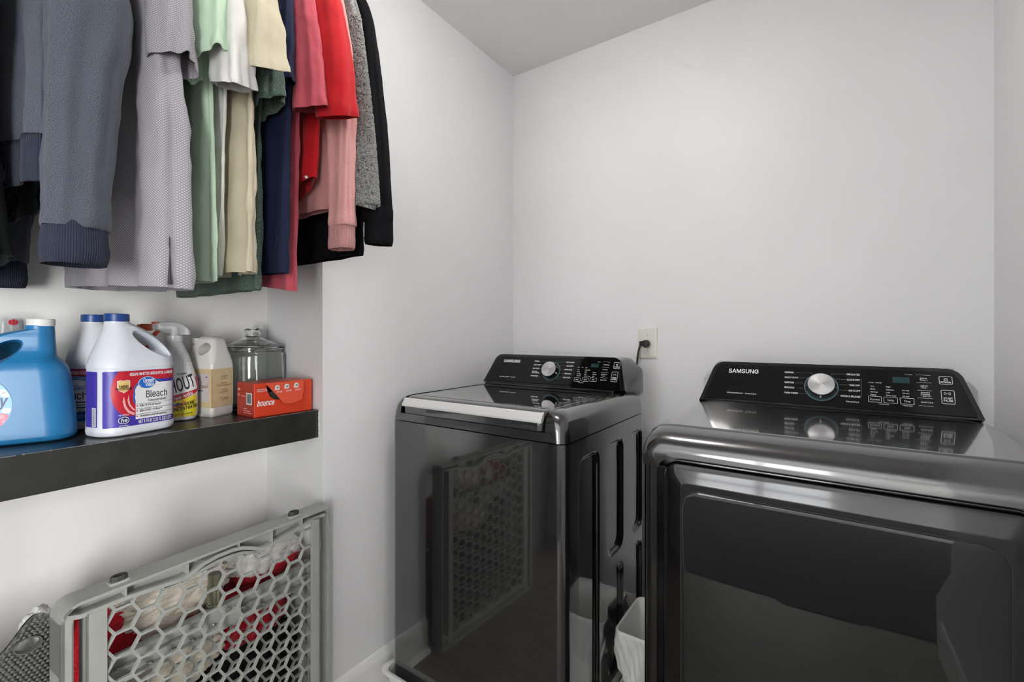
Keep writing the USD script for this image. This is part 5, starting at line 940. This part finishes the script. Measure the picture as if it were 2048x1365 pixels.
def fabric(name, col, col2=None, kind='plain', rough=0.85, scale=1.0, bump=0.35, amount=0.5, sheen=0.15):
    n = {'tc': ('texture_coordinate', {}), 'at': ('attribute', {'attribute': 'st'}), 'p': ('principled_bsdf', {'roughness': rough, 'specular_ior_level': 0.15, 'sheen_weight': sheen})}
    L = []
    col2 = col2 or tuple(min(1, c*1.18) for c in col)
    if kind == 'check':       # small pale diamonds on a ground
        n.update(pq=('math', {'math_type': 'add'}), mq=('math', {'math_type': 'subtract'}), s=('separate_xyz', {}), a=('math', {'math_type': 'multiply', 'value2': 2*math.pi/(0.0046*scale)}), b=('math', {'math_type': 'multiply', 'value2': 2*math.pi/(0.0046*scale)}), sa=('math', {'math_type': 'sine'}), sb=('math', {'math_type': 'sine'}), m=('math', {'math_type': 'add'}), r=('rgb_ramp', {'ramp': [(0.0, col), (0.56, col), (0.78, col2), (1.0, col2)]}), mr=('map_range', {'from_min': -2.0, 'from_max': 2.0}))
        n['nw'] = ('noise_texture', {'scale': 6.0}); n['bp'] = ('bump', {'strength': 0.2, 'distance': 0.0008})
        L += [('at.vector', 's.vector'), ('s.x', 'pq.value1'), ('s.y', 'pq.value2'), ('s.x', 'mq.value1'), ('s.y', 'mq.value2'), ('pq.value', 'a.value1'), ('mq.value', 'b.value1'), ('a.value', 'sa.value1'), ('b.value', 'sb.value1'), ('sa.value', 'm.value1'), ('sb.value', 'm.value2'), ('m.value', 'mr.value'), ('mr.result', 'r.fac'), ('r.color', 'p.base_color')]
    elif kind == 'heather':   # flecked yarn, stretched a little along the rows
        n.update(mp=('mapping', {'scale': (260*scale, 520*scale, 1)}), n=('noise_texture', {'scale': 1.0, 'detail': 3.0, 'roughness': 0.7}), r=('rgb_ramp', {'ramp': [(0.45, col), (0.75, col2)]}), bp=('bump', {'strength': bump, 'distance': 0.002}))
        L += [('at.vector', 'mp.vector'), ('mp.vector', 'n.vector'), ('n.fac', 'r.fac'), ('r.color', 'p.base_color'), ('n.fac', 'bp.height'), ('bp.normal', 'p.normal')]
    elif kind == 'rib':
        n.update(s=('separate_xyz', {}), a=('math', {'math_type': 'multiply', 'value2': 2*math.pi/0.0032}), sa=('math', {'math_type': 'sine'}), bp=('bump', {'strength': 0.5, 'distance': 0.002}), r=('rgb_ramp', {'ramp': [(0.0, tuple(c*0.8 for c in col)), (0.6, col)]}))
        L += [('at.vector', 's.vector'), ('s.x', 'a.value1'), ('a.value', 'sa.value1'), ('sa.value', 'bp.height'), ('bp.normal', 'p.normal'), ('sa.value', 'r.fac'), ('r.color', 'p.base_color')]
    else:
        n.update(n=('noise_texture', {'scale': 700.0*scale, 'detail': 1.0}), n2=('noise_texture', {'scale': 14.0, 'detail': 3.0}), r=('rgb_ramp', {'ramp': [(0.3, tuple(c*0.90 for c in col)), (0.7, tuple(min(1, c*1.08) for c in col))]}), bp=('bump', {'strength': bump, 'distance': 0.0012}))
        L += [('tc.object', 'n.vector'), ('tc.object', 'n2.vector'), ('n2.fac', 'r.fac'), ('r.color', 'p.base_color'), ('n.fac', 'bp.height'), ('bp.normal', 'p.normal')]
    MATS[name] = usdkit.material(stage, '/World/Looks/' + name, n, L, surface='p.BSDF'); return MATS[name]
hangm = mat('hanger_plastic', (0.65, 0.65, 0.66), rough=0.4)
def garment(name, label, cat_, y, m_, body, sleeve=None, cuff=None, cuffm=None, seed=1, hemband=None, amp=0.004, top=2.31, mirror=True, group=None, zsh=2.255, adj=None):
    """body: stations (z, half width, half thickness, centre x, centre y, ripple) from shoulder to hem;
    sleeve: stations (t, x, y, z, ax, ay, tilt x, tilt y, ripple, turn) from armhole to hem."""
    t = thing(name, label, cat_, (RODX, y, body[-1][0]))
    b0 = body[0]
    pre = [(top, 0.055, 0.010, RODX, y, 0), (top - 0.004, 0.075, 0.013, RODX, y, 0), (zsh + 0.02, b0[1]*0.80, 0.016, RODX, y, 0)]
    st = pre + list(body)
    zz = [-q[0] for q in st]
    S = interp_rings([(a, *q[:6]) for a, q in zip(zz, st)], 46)
    ph = np.linspace(0, 1.2, 46)
    hemt = body[-1][6] if len(body[-1]) > 6 else (0, 0)
    rings = [sring((q[3], q[4], q[0]), q[1], q[2], 2.6, tuple(np.array(hemt)*max(0, (i - 36)/9)), q[5], (9, 14), seed + ph[i]) for i, q in enumerate(S)]
    mesh, uv = cloth(rings, seed, amp)
    bp_ = part(t, 'body', mesh, m_, smooth=True, uv=uv)
    if hemband is not None:
        k = int(46*hemband[0]); r2 = [r + (r - r.mean(0))*[0.012, 0.03, 0] for r in rings[k:]]
        ms, uv2 = cloth(r2, seed + 3, 0.0015, 0.003); part(t, 'hem_band', ms, hemband[1], smooth=True, uv=uv2)
    if sleeve is not None:
        for sd in ((1, -1) if mirror else (1,)):
            Q = interp_rings(sleeve, 44)
            if adj:
                w_ = np.clip(np.linspace(-0.2, 1.1, 44), 0, 1); Q[:, 0] += adj[0]*w_; Q[:, 1] += adj[1]*w_; Q[:, 3] *= 1 + (adj[2] - 1)*w_; Q[:, 8] *= 1 + (adj[3] - 1)*w_
            if sd < 0: Q = Q.copy(); Q[:, 0] = np.clip(2*RODX - Q[:, 0], XA + 0.012, None) + np.clip(0.035 - 0.0*Q[:, 0], 0, 0.035); Q[:, 0] = np.maximum(Q[:, 0], XA + 0.012 + Q[:, 3]*1.1); Q[:, 5] *= -1
            rg = [sring((q[0], q[1], q[2]), q[3], q[4], 2.3, (q[5], q[6]), q[7], (5, 9), seed*1.3 + 0.04*i, q[8]) for i, q in enumerate(Q)]
            ms, uv2 = cloth(rg, seed + 20, amp*0.8)
            sp = part(t, 'sleeve', ms, m_, smooth=True, uv=uv2)
            if cuff is not None:
                C = interp_rings([(a, *q[1:]) for a, q in zip(range(len(cuff)), cuff)], 12)
                if sd < 0: C = C.copy(); C[:, 0] = np.maximum(np.clip(2*RODX - C[:, 0], XA + 0.012, None) + 0.035, XA + 0.012 + C[:, 3]*1.1)
                rg = [sring((q[0], q[1], q[2]), q[3], q[4], 2.3, (q[5], q[6]), q[7], (5, 9), seed, q[8]) for q in C]
                ms, uv2 = cloth(rg, seed + 30, amp*0.3, 0.0025); part(sp, 'cuff', ms, cuffm, smooth=True, uv=uv2, label='ribbed cuff')
    # hanger hook over the rail
    a = np.radians(np.linspace(-40, 180, 16))
    hk = [(RODX + 0.0185*math.cos(q), y, RODZ + 0.0185*math.sin(q)) for q in a[::-1]]
    hk = [(RODX, y, top - 0.012), (RODX, y, RODZ - 0.055), (RODX - 0.016, y, RODZ - 0.022)] + hk
    part(t, 'hanger_hook', tube(hk, 0.0019, 8), chrome)
    return t
E_ = lambda *a: a
# heathered blue sweatshirt and the dark one behind it
navyh = fabric('heather_blue', (0.034, 0.042, 0.062), (0.22, 0.24, 0.275), 'heather', scale=2.4, bump=0.2)
navyr = fabric('rib_navy', (0.028, 0.035, 0.060), kind='rib', sheen=0.05)
chark = fabric('charcoal_jersey', (0.014, 0.018, 0.019), kind='plain', sheen=0.03)
def arm(y, top, mid, low, end):
    """Sleeve stations from the shoulder; each of mid, low, end is (x, y, z, ax, ay, tilt x, tilt y, ripple, turn)."""
    return [E_(0, -1.145, y, 2.245, 0.045, 0.016, 0, 0, 0.001, 0), E_(1, *top)] + [E_(k + 2, *q) for k, q in enumerate((mid, low, end))]
garment('sweatshirt', 'dark charcoal sweatshirt hanging behind the blue one at the left edge', 'sweatshirt', 0.105, chark,
    [E_(2.24, 0.20, 0.028, -1.30, 0.105, 0.002), E_(1.85, 0.255, 0.032, -1.285, 0.105, 0.004), E_(1.6, 0.255, 0.034, -1.285, 0.110, 0.005), E_(1.385, 0.245, 0.036, -1.275, 0.128, 0.004)],
    sleeve=arm(0.105, (-1.10, 0.100, 2.10, 0.04, 0.03, 0, 0, 0.002, 0), (-1.07, 0.098, 1.9, 0.036, 0.033, 0, 0, 0.002, 0), (-1.06, 0.10, 1.7, 0.035, 0.033, 0, 0, 0.002, 0), (-1.06, 0.10, 1.5, 0.03, 0.03, 0, 0, 0.002, 0)), seed=2)
garment('sweatshirt', 'heathered blue sweatshirt with navy ribbed cuffs at the left end of the rail', 'sweatshirt', 0.190, navyh,
    [E_(2.24, 0.20, 0.026, -1.30, 0.190, 0.002), E_(1.85, 0.250, 0.034, -1.285, 0.186, 0.005), E_(1.65, 0.262, 0.036, -1.262, 0.182, 0.006), E_(1.50, 0.250, 0.034, -1.258, 0.180, 0.005)],
    hemband=(0.90, navyr),
    sleeve=arm(0.205, (-1.075, 0.212, 2.12, 0.052, 0.038, 0, 0, 0.003, 0.1), (-1.03, 0.214, 1.98, 0.050, 0.045, 0, 0, 0.004, 0), (-1.000, 0.231, 1.80, 0.049, 0.056, 0, 0, 0.005, 0), (-0.995, 0.219, 1.66, 0.043, 0.046, 0, 0, 0.005, 0)) + [E_(5, -0.995, 0.214, 1.50, 0.039, 0.043, 0, 0, 0.003, 0), E_(6, -0.995, 0.212, 1.430, 0.037, 0.0415, 0, 0, 0.002, 0)],
    cuff=[E_(0, -0.995, 0.212, 1.440, 0.0330, 0.0375, 0, 0, 0.0002, 0), E_(1, -0.995, 0.212, 1.428, 0.0350, 0.0395, 0, 0, 0.0004, 0), E_(2, -0.995, 0.212, 1.402, 0.037, 0.0415, 0, 0, 0.0006, 0), E_(3, -0.995, 0.211, 1.372, 0.035, 0.039, 0, 0, 0.001, 0)], cuffm=navyr, seed=4, amp=0.006)
grey = fabric('grey_check', (0.255, 0.235, 0.27), (0.50, 0.50, 0.515), 'check')
pl = garment('polo_shirt', 'grey shirt with tiny pale check and a side vent beside the blue sweatshirt', 'shirt', 0.330, grey,
    [E_(2.24, 0.19, 0.024, -1.30, 0.330, 0.002), E_(1.85, 0.268, 0.044, -1.262, 0.332, 0.006), E_(1.6, 0.282, 0.052, -1.238, 0.336, 0.010), E_(1.358, 0.278, 0.054, -1.236, 0.340, 0.012, (-0.05, -0.02))],
    sleeve=arm(0.335, (-1.085, 0.340, 2.13, 0.052, 0.030, 0, 0, 0.002, 0.3), (-1.045, 0.345, 2.02, 0.056, 0.034, 0, 0, 0.003, 0.45), (-1.015, 0.352, 1.88, 0.062, 0.036, 0, 0, 0.005, 0.5), (-0.998, 0.358, 1.752, 0.068, 0.034, 0.30, 0, 0.009, 0.5)), seed=5, amp=0.006, adj=(-0.008, -0.016, 0.86, 0.45))
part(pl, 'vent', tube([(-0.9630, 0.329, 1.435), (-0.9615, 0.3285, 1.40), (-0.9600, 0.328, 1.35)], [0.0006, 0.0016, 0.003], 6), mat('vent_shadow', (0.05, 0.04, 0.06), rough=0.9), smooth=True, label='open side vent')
mint = fabric('mint_check', (0.46, 0.66, 0.46), (0.74, 0.82, 0.73), 'check', scale=0.75)
garment('polo_shirt', 'pale mint green shirt with tiny white check', 'shirt', 0.428, mint,
    [E_(2.24, 0.19, 0.015, -1.30, 0.426, 0.001), E_(1.85, 0.240, 0.018, -1.29, 0.426, 0.003), E_(1.6, 0.245, 0.022, -1.285, 0.428, 0.006), E_(1.378, 0.245, 0.024, -1.285, 0.430, 0.008, (-0.03, 0))],
    sleeve=arm(0.425, (-1.09, 0.422, 2.13, 0.048, 0.024, 0, 0, 0.002, 0.1), (-1.05, 0.420, 2.02, 0.050, 0.028, 0, 0, 0.003, 0.2), (-1.03, 0.420, 1.90, 0.052, 0.030, 0, 0, 0.005, 0.25), (-1.022, 0.420, 1.80, 0.052, 0.031, 0.45, 0.3, 0.008, 0.25)), seed=6, amp=0.005, adj=(0.0, -0.004, 0.95, 0.5))
whitec = fabric('white_cotton', (0.74, 0.73, 0.71), kind='plain')
garment('tee_shirt', 'white cotton tee shirt between the mint shirt and the beige tee shirt', 'shirt', 0.468, whitec,
    [E_(2.24, 0.19, 0.013, -1.30, 0.466, 0.001), E_(1.85, 0.235, 0.015, -1.295, 0.464, 0.003), E_(1.6, 0.230, 0.016, -1.298, 0.462, 0.005), E_(1.392, 0.224, 0.016, -1.302, 0.462, 0.006, (-0.02, 0))],
    sleeve=arm(0.465, (-1.09, 0.463, 2.13, 0.048, 0.022, 0, 0, 0.002, 0.1), (-1.045, 0.460, 2.02, 0.052, 0.026, 0, 0, 0.003, 0.2), (-1.005, 0.462, 1.88, 0.056, 0.030, 0, 0, 0.005, 0.25), (-0.980, 0.466, 1.768, 0.056, 0.031, -0.25, 0.1, 0.007, 0.25)), seed=7, amp=0.005, adj=(-0.02, -0.012, 0.86, 0.2))
beige = fabric('beige_cotton', (0.58, 0.52, 0.385), kind='plain')
garment('tee_shirt', 'beige cotton tee shirt', 'shirt', 0.512, beige,
    [E_(2.24, 0.19, 0.015, -1.30, 0.512, 0.001), E_(1.85, 0.250, 0.020, -1.29, 0.508, 0.004), E_(1.6, 0.262, 0.026, -1.283, 0.502, 0.009), E_(1.400, 0.268, 0.030, -1.278, 0.500, 0.012, (-0.02, 0))],
    sleeve=arm(0.515, (-1.075, 0.516, 2.13, 0.050, 0.026, 0, 0, 0.002, 0.15), (-1.030, 0.516, 2.03, 0.056, 0.031, 0, 0, 0.003, 0.25), (-0.985, 0.518, 1.92, 0.064, 0.036, 0, 0, 0.005, 0.3), (-0.955, 0.520, 1.825, 0.070, 0.039, -0.40, 0.30, 0.010, 0.3)), seed=8, amp=0.006, adj=(-0.026, -0.018, 0.84, 0.15))
green = fabric('heather_green', (0.055, 0.095, 0.075), (0.21, 0.27, 0.235), 'heather', scale=0.9, bump=0.2)
garment('tee_shirt', 'heathered dark green tee shirt between the beige and the navy ones', 'shirt', 0.557, green,
    [E_(2.24, 0.19, 0.013, -1.30, 0.556, 0.001), E_(1.85, 0.222, 0.016, -1.305, 0.554, 0.003), E_(1.6, 0.222, 0.018, -1.31, 0.554, 0.005), E_(1.366, 0.222, 0.019, -1.31, 0.552, 0.006)],
    sleeve=arm(0.556, (-1.11, 0.553, 2.10, 0.045, 0.020, 0, 0, 0.002, 0.1), (-1.08, 0.552, 1.97, 0.048, 0.026, 0, 0, 0.003, 0.2), (-1.055, 0.550, 1.86, 0.054, 0.030, 0, 0, 0.005, 0.25), (-1.045, 0.550, 1.775, 0.056, 0.030, 0.30, 0.25, 0.008, 0.25)), seed=9, amp=0.006, adj=(-0.008, -0.006, 0.9, 0.3))
navy = fabric('navy_jersey', (0.010, 0.015, 0.046), kind='plain', rough=0.7, sheen=0.03)
garment('tee_shirt', 'navy blue tee shirt', 'shirt', 0.600, navy,
    [E_(2.24, 0.20, 0.014, -1.30, 0.598, 0.001), E_(1.85, 0.255, 0.018, -1.29, 0.596, 0.003), E_(1.6, 0.252, 0.020, -1.292, 0.594, 0.005), E_(1.418, 0.244, 0.022, -1.296, 0.592, 0.006, (-0.05, 0))],
    sleeve=arm(0.60, (-1.10, 0.598, 2.14, 0.048, 0.019, 0, 0, 0.002, 0.1), (-1.060, 0.596, 2.04, 0.048, 0.022, 0, 0, 0.003, 0.1), (-1.040, 0.596, 1.93, 0.048, 0.024, 0, 0, 0.004, 0.1), (-1.025, 0.596, 1.84, 0.048, 0.024, 0.2, 0.1, 0.004, 0.1)), seed=10, adj=(-0.028, -0.018, 0.9, 0.2))
coral = fabric('coral_cotton', (0.50, 0.085, 0.115), kind='plain')
garment('tee_shirt', 'faded coral red tee shirt beside the bright red shirt', 'shirt', 0.644, coral,
    [E_(2.24, 0.19, 0.014, -1.30, 0.644, 0.001), E_(1.85, 0.224, 0.018, -1.30, 0.640, 0.003), E_(1.6, 0.222, 0.019, -1.302, 0.636, 0.005), E_(1.398, 0.222, 0.018, -1.302, 0.634, 0.005, (-0.14, 0))],
    sleeve=arm(0.648, (-1.10, 0.648, 2.15, 0.048, 0.022, 0, 0, 0.002, 0.15), (-1.070, 0.648, 2.05, 0.054, 0.029, 0, 0, 0.003, 0.25), (-1.035, 0.650, 1.91, 0.064, 0.036, 0, 0, 0.004, 0.3), (-1.010, 0.652, 1.805, 0.070, 0.040, -0.12, 0.30, 0.008, 0.35)), seed=11, amp=0.006, adj=(-0.014, -0.01, 0.86, 0.2))
redc = fabric('red_cotton', (0.50, 0.010, 0.016), kind='plain', bump=0.25)
rp = garment('work_shirt', 'bright red shirt with a curved tail and a small snap', 'shirt', 0.698, redc,
    [E_(2.24, 0.19, 0.015, -1.30, 0.698, 0.001), E_(1.9, 0.224, 0.018, -1.30, 0.694, 0.002), E_(1.72, 0.222, 0.021, -1.305, 0.690, 0.003), E_(1.585, 0.216, 0.023, -1.305, 0.688, 0.003, (0.38, 0))],
    sleeve=arm(0.70, (-1.075, 0.698, 2.15, 0.050, 0.024, 0, 0, 0.002, 0.15), (-1.035, 0.696, 2.05, 0.058, 0.030, 0, 0, 0.002, 0.25), (-0.998, 0.696, 1.91, 0.066, 0.036, 0, 0, 0.003, 0.3), (-0.978, 0.698, 1.795, 0.070, 0.039, -0.20, 0.3, 0.004, 0.3)), seed=12, adj=(-0.014, -0.01, 0.86, 0.2))
part(rp, 'snap', xf(lathe([(0, 0), (0.0048, 0), (0.0045, 0.0012), (0.003, 0.0022), (0, 0.0023)], 20), frame((-1.0985, 0.6720, 1.664), (0.55, 0.83, 0), (0, 0, 1))), mat('snap_metal', (0.55, 0.5, 0.5), rough=0.35, metal=0.6), label='small round snap button')
pinkf = fabric('pink_fleece', (0.60, 0.285, 0.275), (0.78, 0.45, 0.43), 'heather', scale=1.0, bump=0.4)
pinkr = fabric('rib_pink', (0.64, 0.31, 0.31), kind='rib')
garment('sweater', 'pink fleecy sweater with long ribbed sleeve', 'sweater', 0.750, pinkf,
    [E_(2.24, 0.19, 0.016, -1.31, 0.750, 0.001), E_(1.85, 0.225, 0.018, -1.31, 0.748, 0.002), E_(1.68, 0.222, 0.018, -1.312, 0.746, 0.003), E_(1.60, 0.215, 0.018, -1.312, 0.746, 0.003)],
    sleeve=arm(0.752, (-1.10, 0.750, 2.12, 0.045, 0.020, 0, 0, 0.002, 0.1), (-1.065, 0.748, 1.95, 0.046, 0.024, 0, 0, 0.002, 0.1), (-1.055, 0.745, 1.78, 0.044, 0.026, 0, 0, 0.004, 0.1), (-1.050, 0.743, 1.64, 0.041, 0.027, 0, 0, 0.004, 0.1)) + [E_(5, -1.048, 0.742, 1.543, 0.040, 0.028, 0, 0, 0.002, 0.1)],
    cuff=[E_(0, -1.048, 0.742, 1.556, 0.0360, 0.0245, 0, 0, 0.0002, 0.1), E_(1, -1.048, 0.742, 1.542, 0.0380, 0.0262, 0, 0, 0.0004, 0.1), E_(2, -1.048, 0.742, 1.515, 0.0375, 0.0265, 0, 0, 0.0008, 0.1), E_(3, -1.048, 0.742, 1.484, 0.036, 0.026, 0, 0, 0.002, 0.1)], cuffm=pinkr, seed=13, amp=0.005)
fluf = fabric('grey_boucle', (0.16, 0.16, 0.16), (0.62, 0.62, 0.61), 'heather', scale=0.55, bump=0.8)
ft = garment('sweater', 'fluffy grey looped-yarn sweater', 'sweater', 0.795, fluf,
    [E_(2.24, 0.19, 0.015, -1.31, 0.795, 0.001), E_(1.85, 0.222, 0.017, -1.31, 0.793, 0.002), E_(1.7, 0.222, 0.018, -1.312, 0.793, 0.003), E_(1.65, 0.215, 0.018, -1.312, 0.793, 0.003)],
    sleeve=arm(0.795, (-1.095, 0.794, 2.13, 0.044, 0.019, 0, 0, 0.002, 0.1), (-1.065, 0.792, 1.97, 0.044, 0.022, 0, 0, 0.002, 0.1), (-1.035, 0.790, 1.80, 0.043, 0.024, 0, 0, 0.002, 0.1), (-1.018, 0.788, 1.68, 0.042, 0.024, 0, 0, 0.002, 0.1)) + [E_(5, -1.010, 0.788, 1.602, 0.040, 0.024, -0.3, 0, 0.002, 0.1)], seed=14, amp=0.006, adj=(-0.01, 0, 1, 1))
blackf = fabric('black_jersey', (0.0055, 0.006, 0.008), kind='plain', rough=0.9, sheen=0.0)
blackr = fabric('rib_black', (0.006, 0.0068, 0.009), kind='rib', sheen=0.0)
garment('hooded_jacket', 'black sweatshirt with long cuffed sleeve at the right end of the rail', 'sweatshirt', 0.837, blackf,
    [E_(2.24, 0.19, 0.014, -1.31, 0.837, 0.001), E_(1.85, 0.232, 0.016, -1.31, 0.834, 0.002), E_(1.62, 0.234, 0.019, -1.31, 0.831, 0.003), E_(1.486, 0.230, 0.021, -1.31, 0.829, 0.003)],
    sleeve=arm(0.837, (-1.095, 0.837, 2.14, 0.046, 0.018, 0, 0, 0.001, 0.1), (-1.065, 0.837, 1.97, 0.047, 0.022, 0, 0, 0.002, 0.1), (-1.040, 0.837, 1.81, 0.046, 0.027, 0, 0, 0.002, 0.15), (-1.024, 0.837, 1.66, 0.045, 0.030, 0, 0, 0.002, 0.15)) + [E_(5, -1.018, 0.837, 1.572, 0.044, 0.031, 0, 0, 0.002, 0.15)],
    cuff=[E_(0, -1.018, 0.837, 1.584, 0.0395, 0.0270, 0, 0, 0.0002, 0.15), E_(1, -1.018, 0.837, 1.570, 0.0420, 0.0292, 0, 0, 0.0003, 0.15), E_(2, -1.018, 0.837, 1.54, 0.043, 0.030, 0, 0, 0.0005, 0.15), E_(3, -1.018, 0.837, 1.507, 0.040, 0.028, -0.1, 0, 0.001, 0.15)], cuffm=blackr, seed=15)
# loose loops of the fluffy yarn on the sleeve that shows
rl = np.random.default_rng(4)
Qs = interp_rings([E_(0, -1.095, 0.794, 2.13, 0.044, 0.019), E_(1, -1.065, 0.792, 1.97, 0.044, 0.022), E_(2, -1.035, 0.790, 1.80, 0.043, 0.024), E_(3, -1.018, 0.788, 1.68, 0.042, 0.024), E_(4, -1.010, 0.788, 1.604, 0.040, 0.024)], 200)
pts, cnt, wid = [], [], []
for i in range(7600):
    q = Qs[rl.integers(0, 200)]; a = rl.uniform(-2.6, 1.2); n_ = np.array([math.cos(a)/q[3], math.sin(a)/q[4], 0]); n_ /= np.linalg.norm(n_)
    c0 = np.array([q[0] + q[3]*math.cos(a), q[1] + q[4]*math.sin(a), q[2] + rl.uniform(-0.004, 0.004)]); u_ = rl.normal(size=3); u_ -= n_*(u_ @ n_); u_ /= np.linalg.norm(u_); h = rl.uniform(0.002, 0.0055); w = rl.uniform(0.001, 0.003)
    pts += [c0 - u_*w - n_*0.001, c0 - u_*w + n_*h, c0 + u_*w + n_*h*0.8, c0 + u_*w - n_*0.001]; cnt.append(4)
cp = numbered(ft + '/yarn_loops')
cv = UsdGeom.BasisCurves.Define(stage, cp); cv.CreateTypeAttr('cubic'); cv.CreateBasisAttr('bezier'); cv.CreateWrapAttr('nonperiodic')
cv.CreateCurveVertexCountsAttr(cnt); cv.CreatePointsAttr([Gf.Vec3f(*map(float, p - BASE[ft])) for p in pts]); cv.CreateWidthsAttr([0.0011]); cv.SetWidthsInterpolation('constant')
UsdShade.MaterialBindingAPI.Apply(cv.GetPrim()).Bind(mat('boucle_yarn', (0.42, 0.42, 0.41), rough=0.9)); tag(cv.GetPrim(), kind='stuff', label='loose yarn loops')
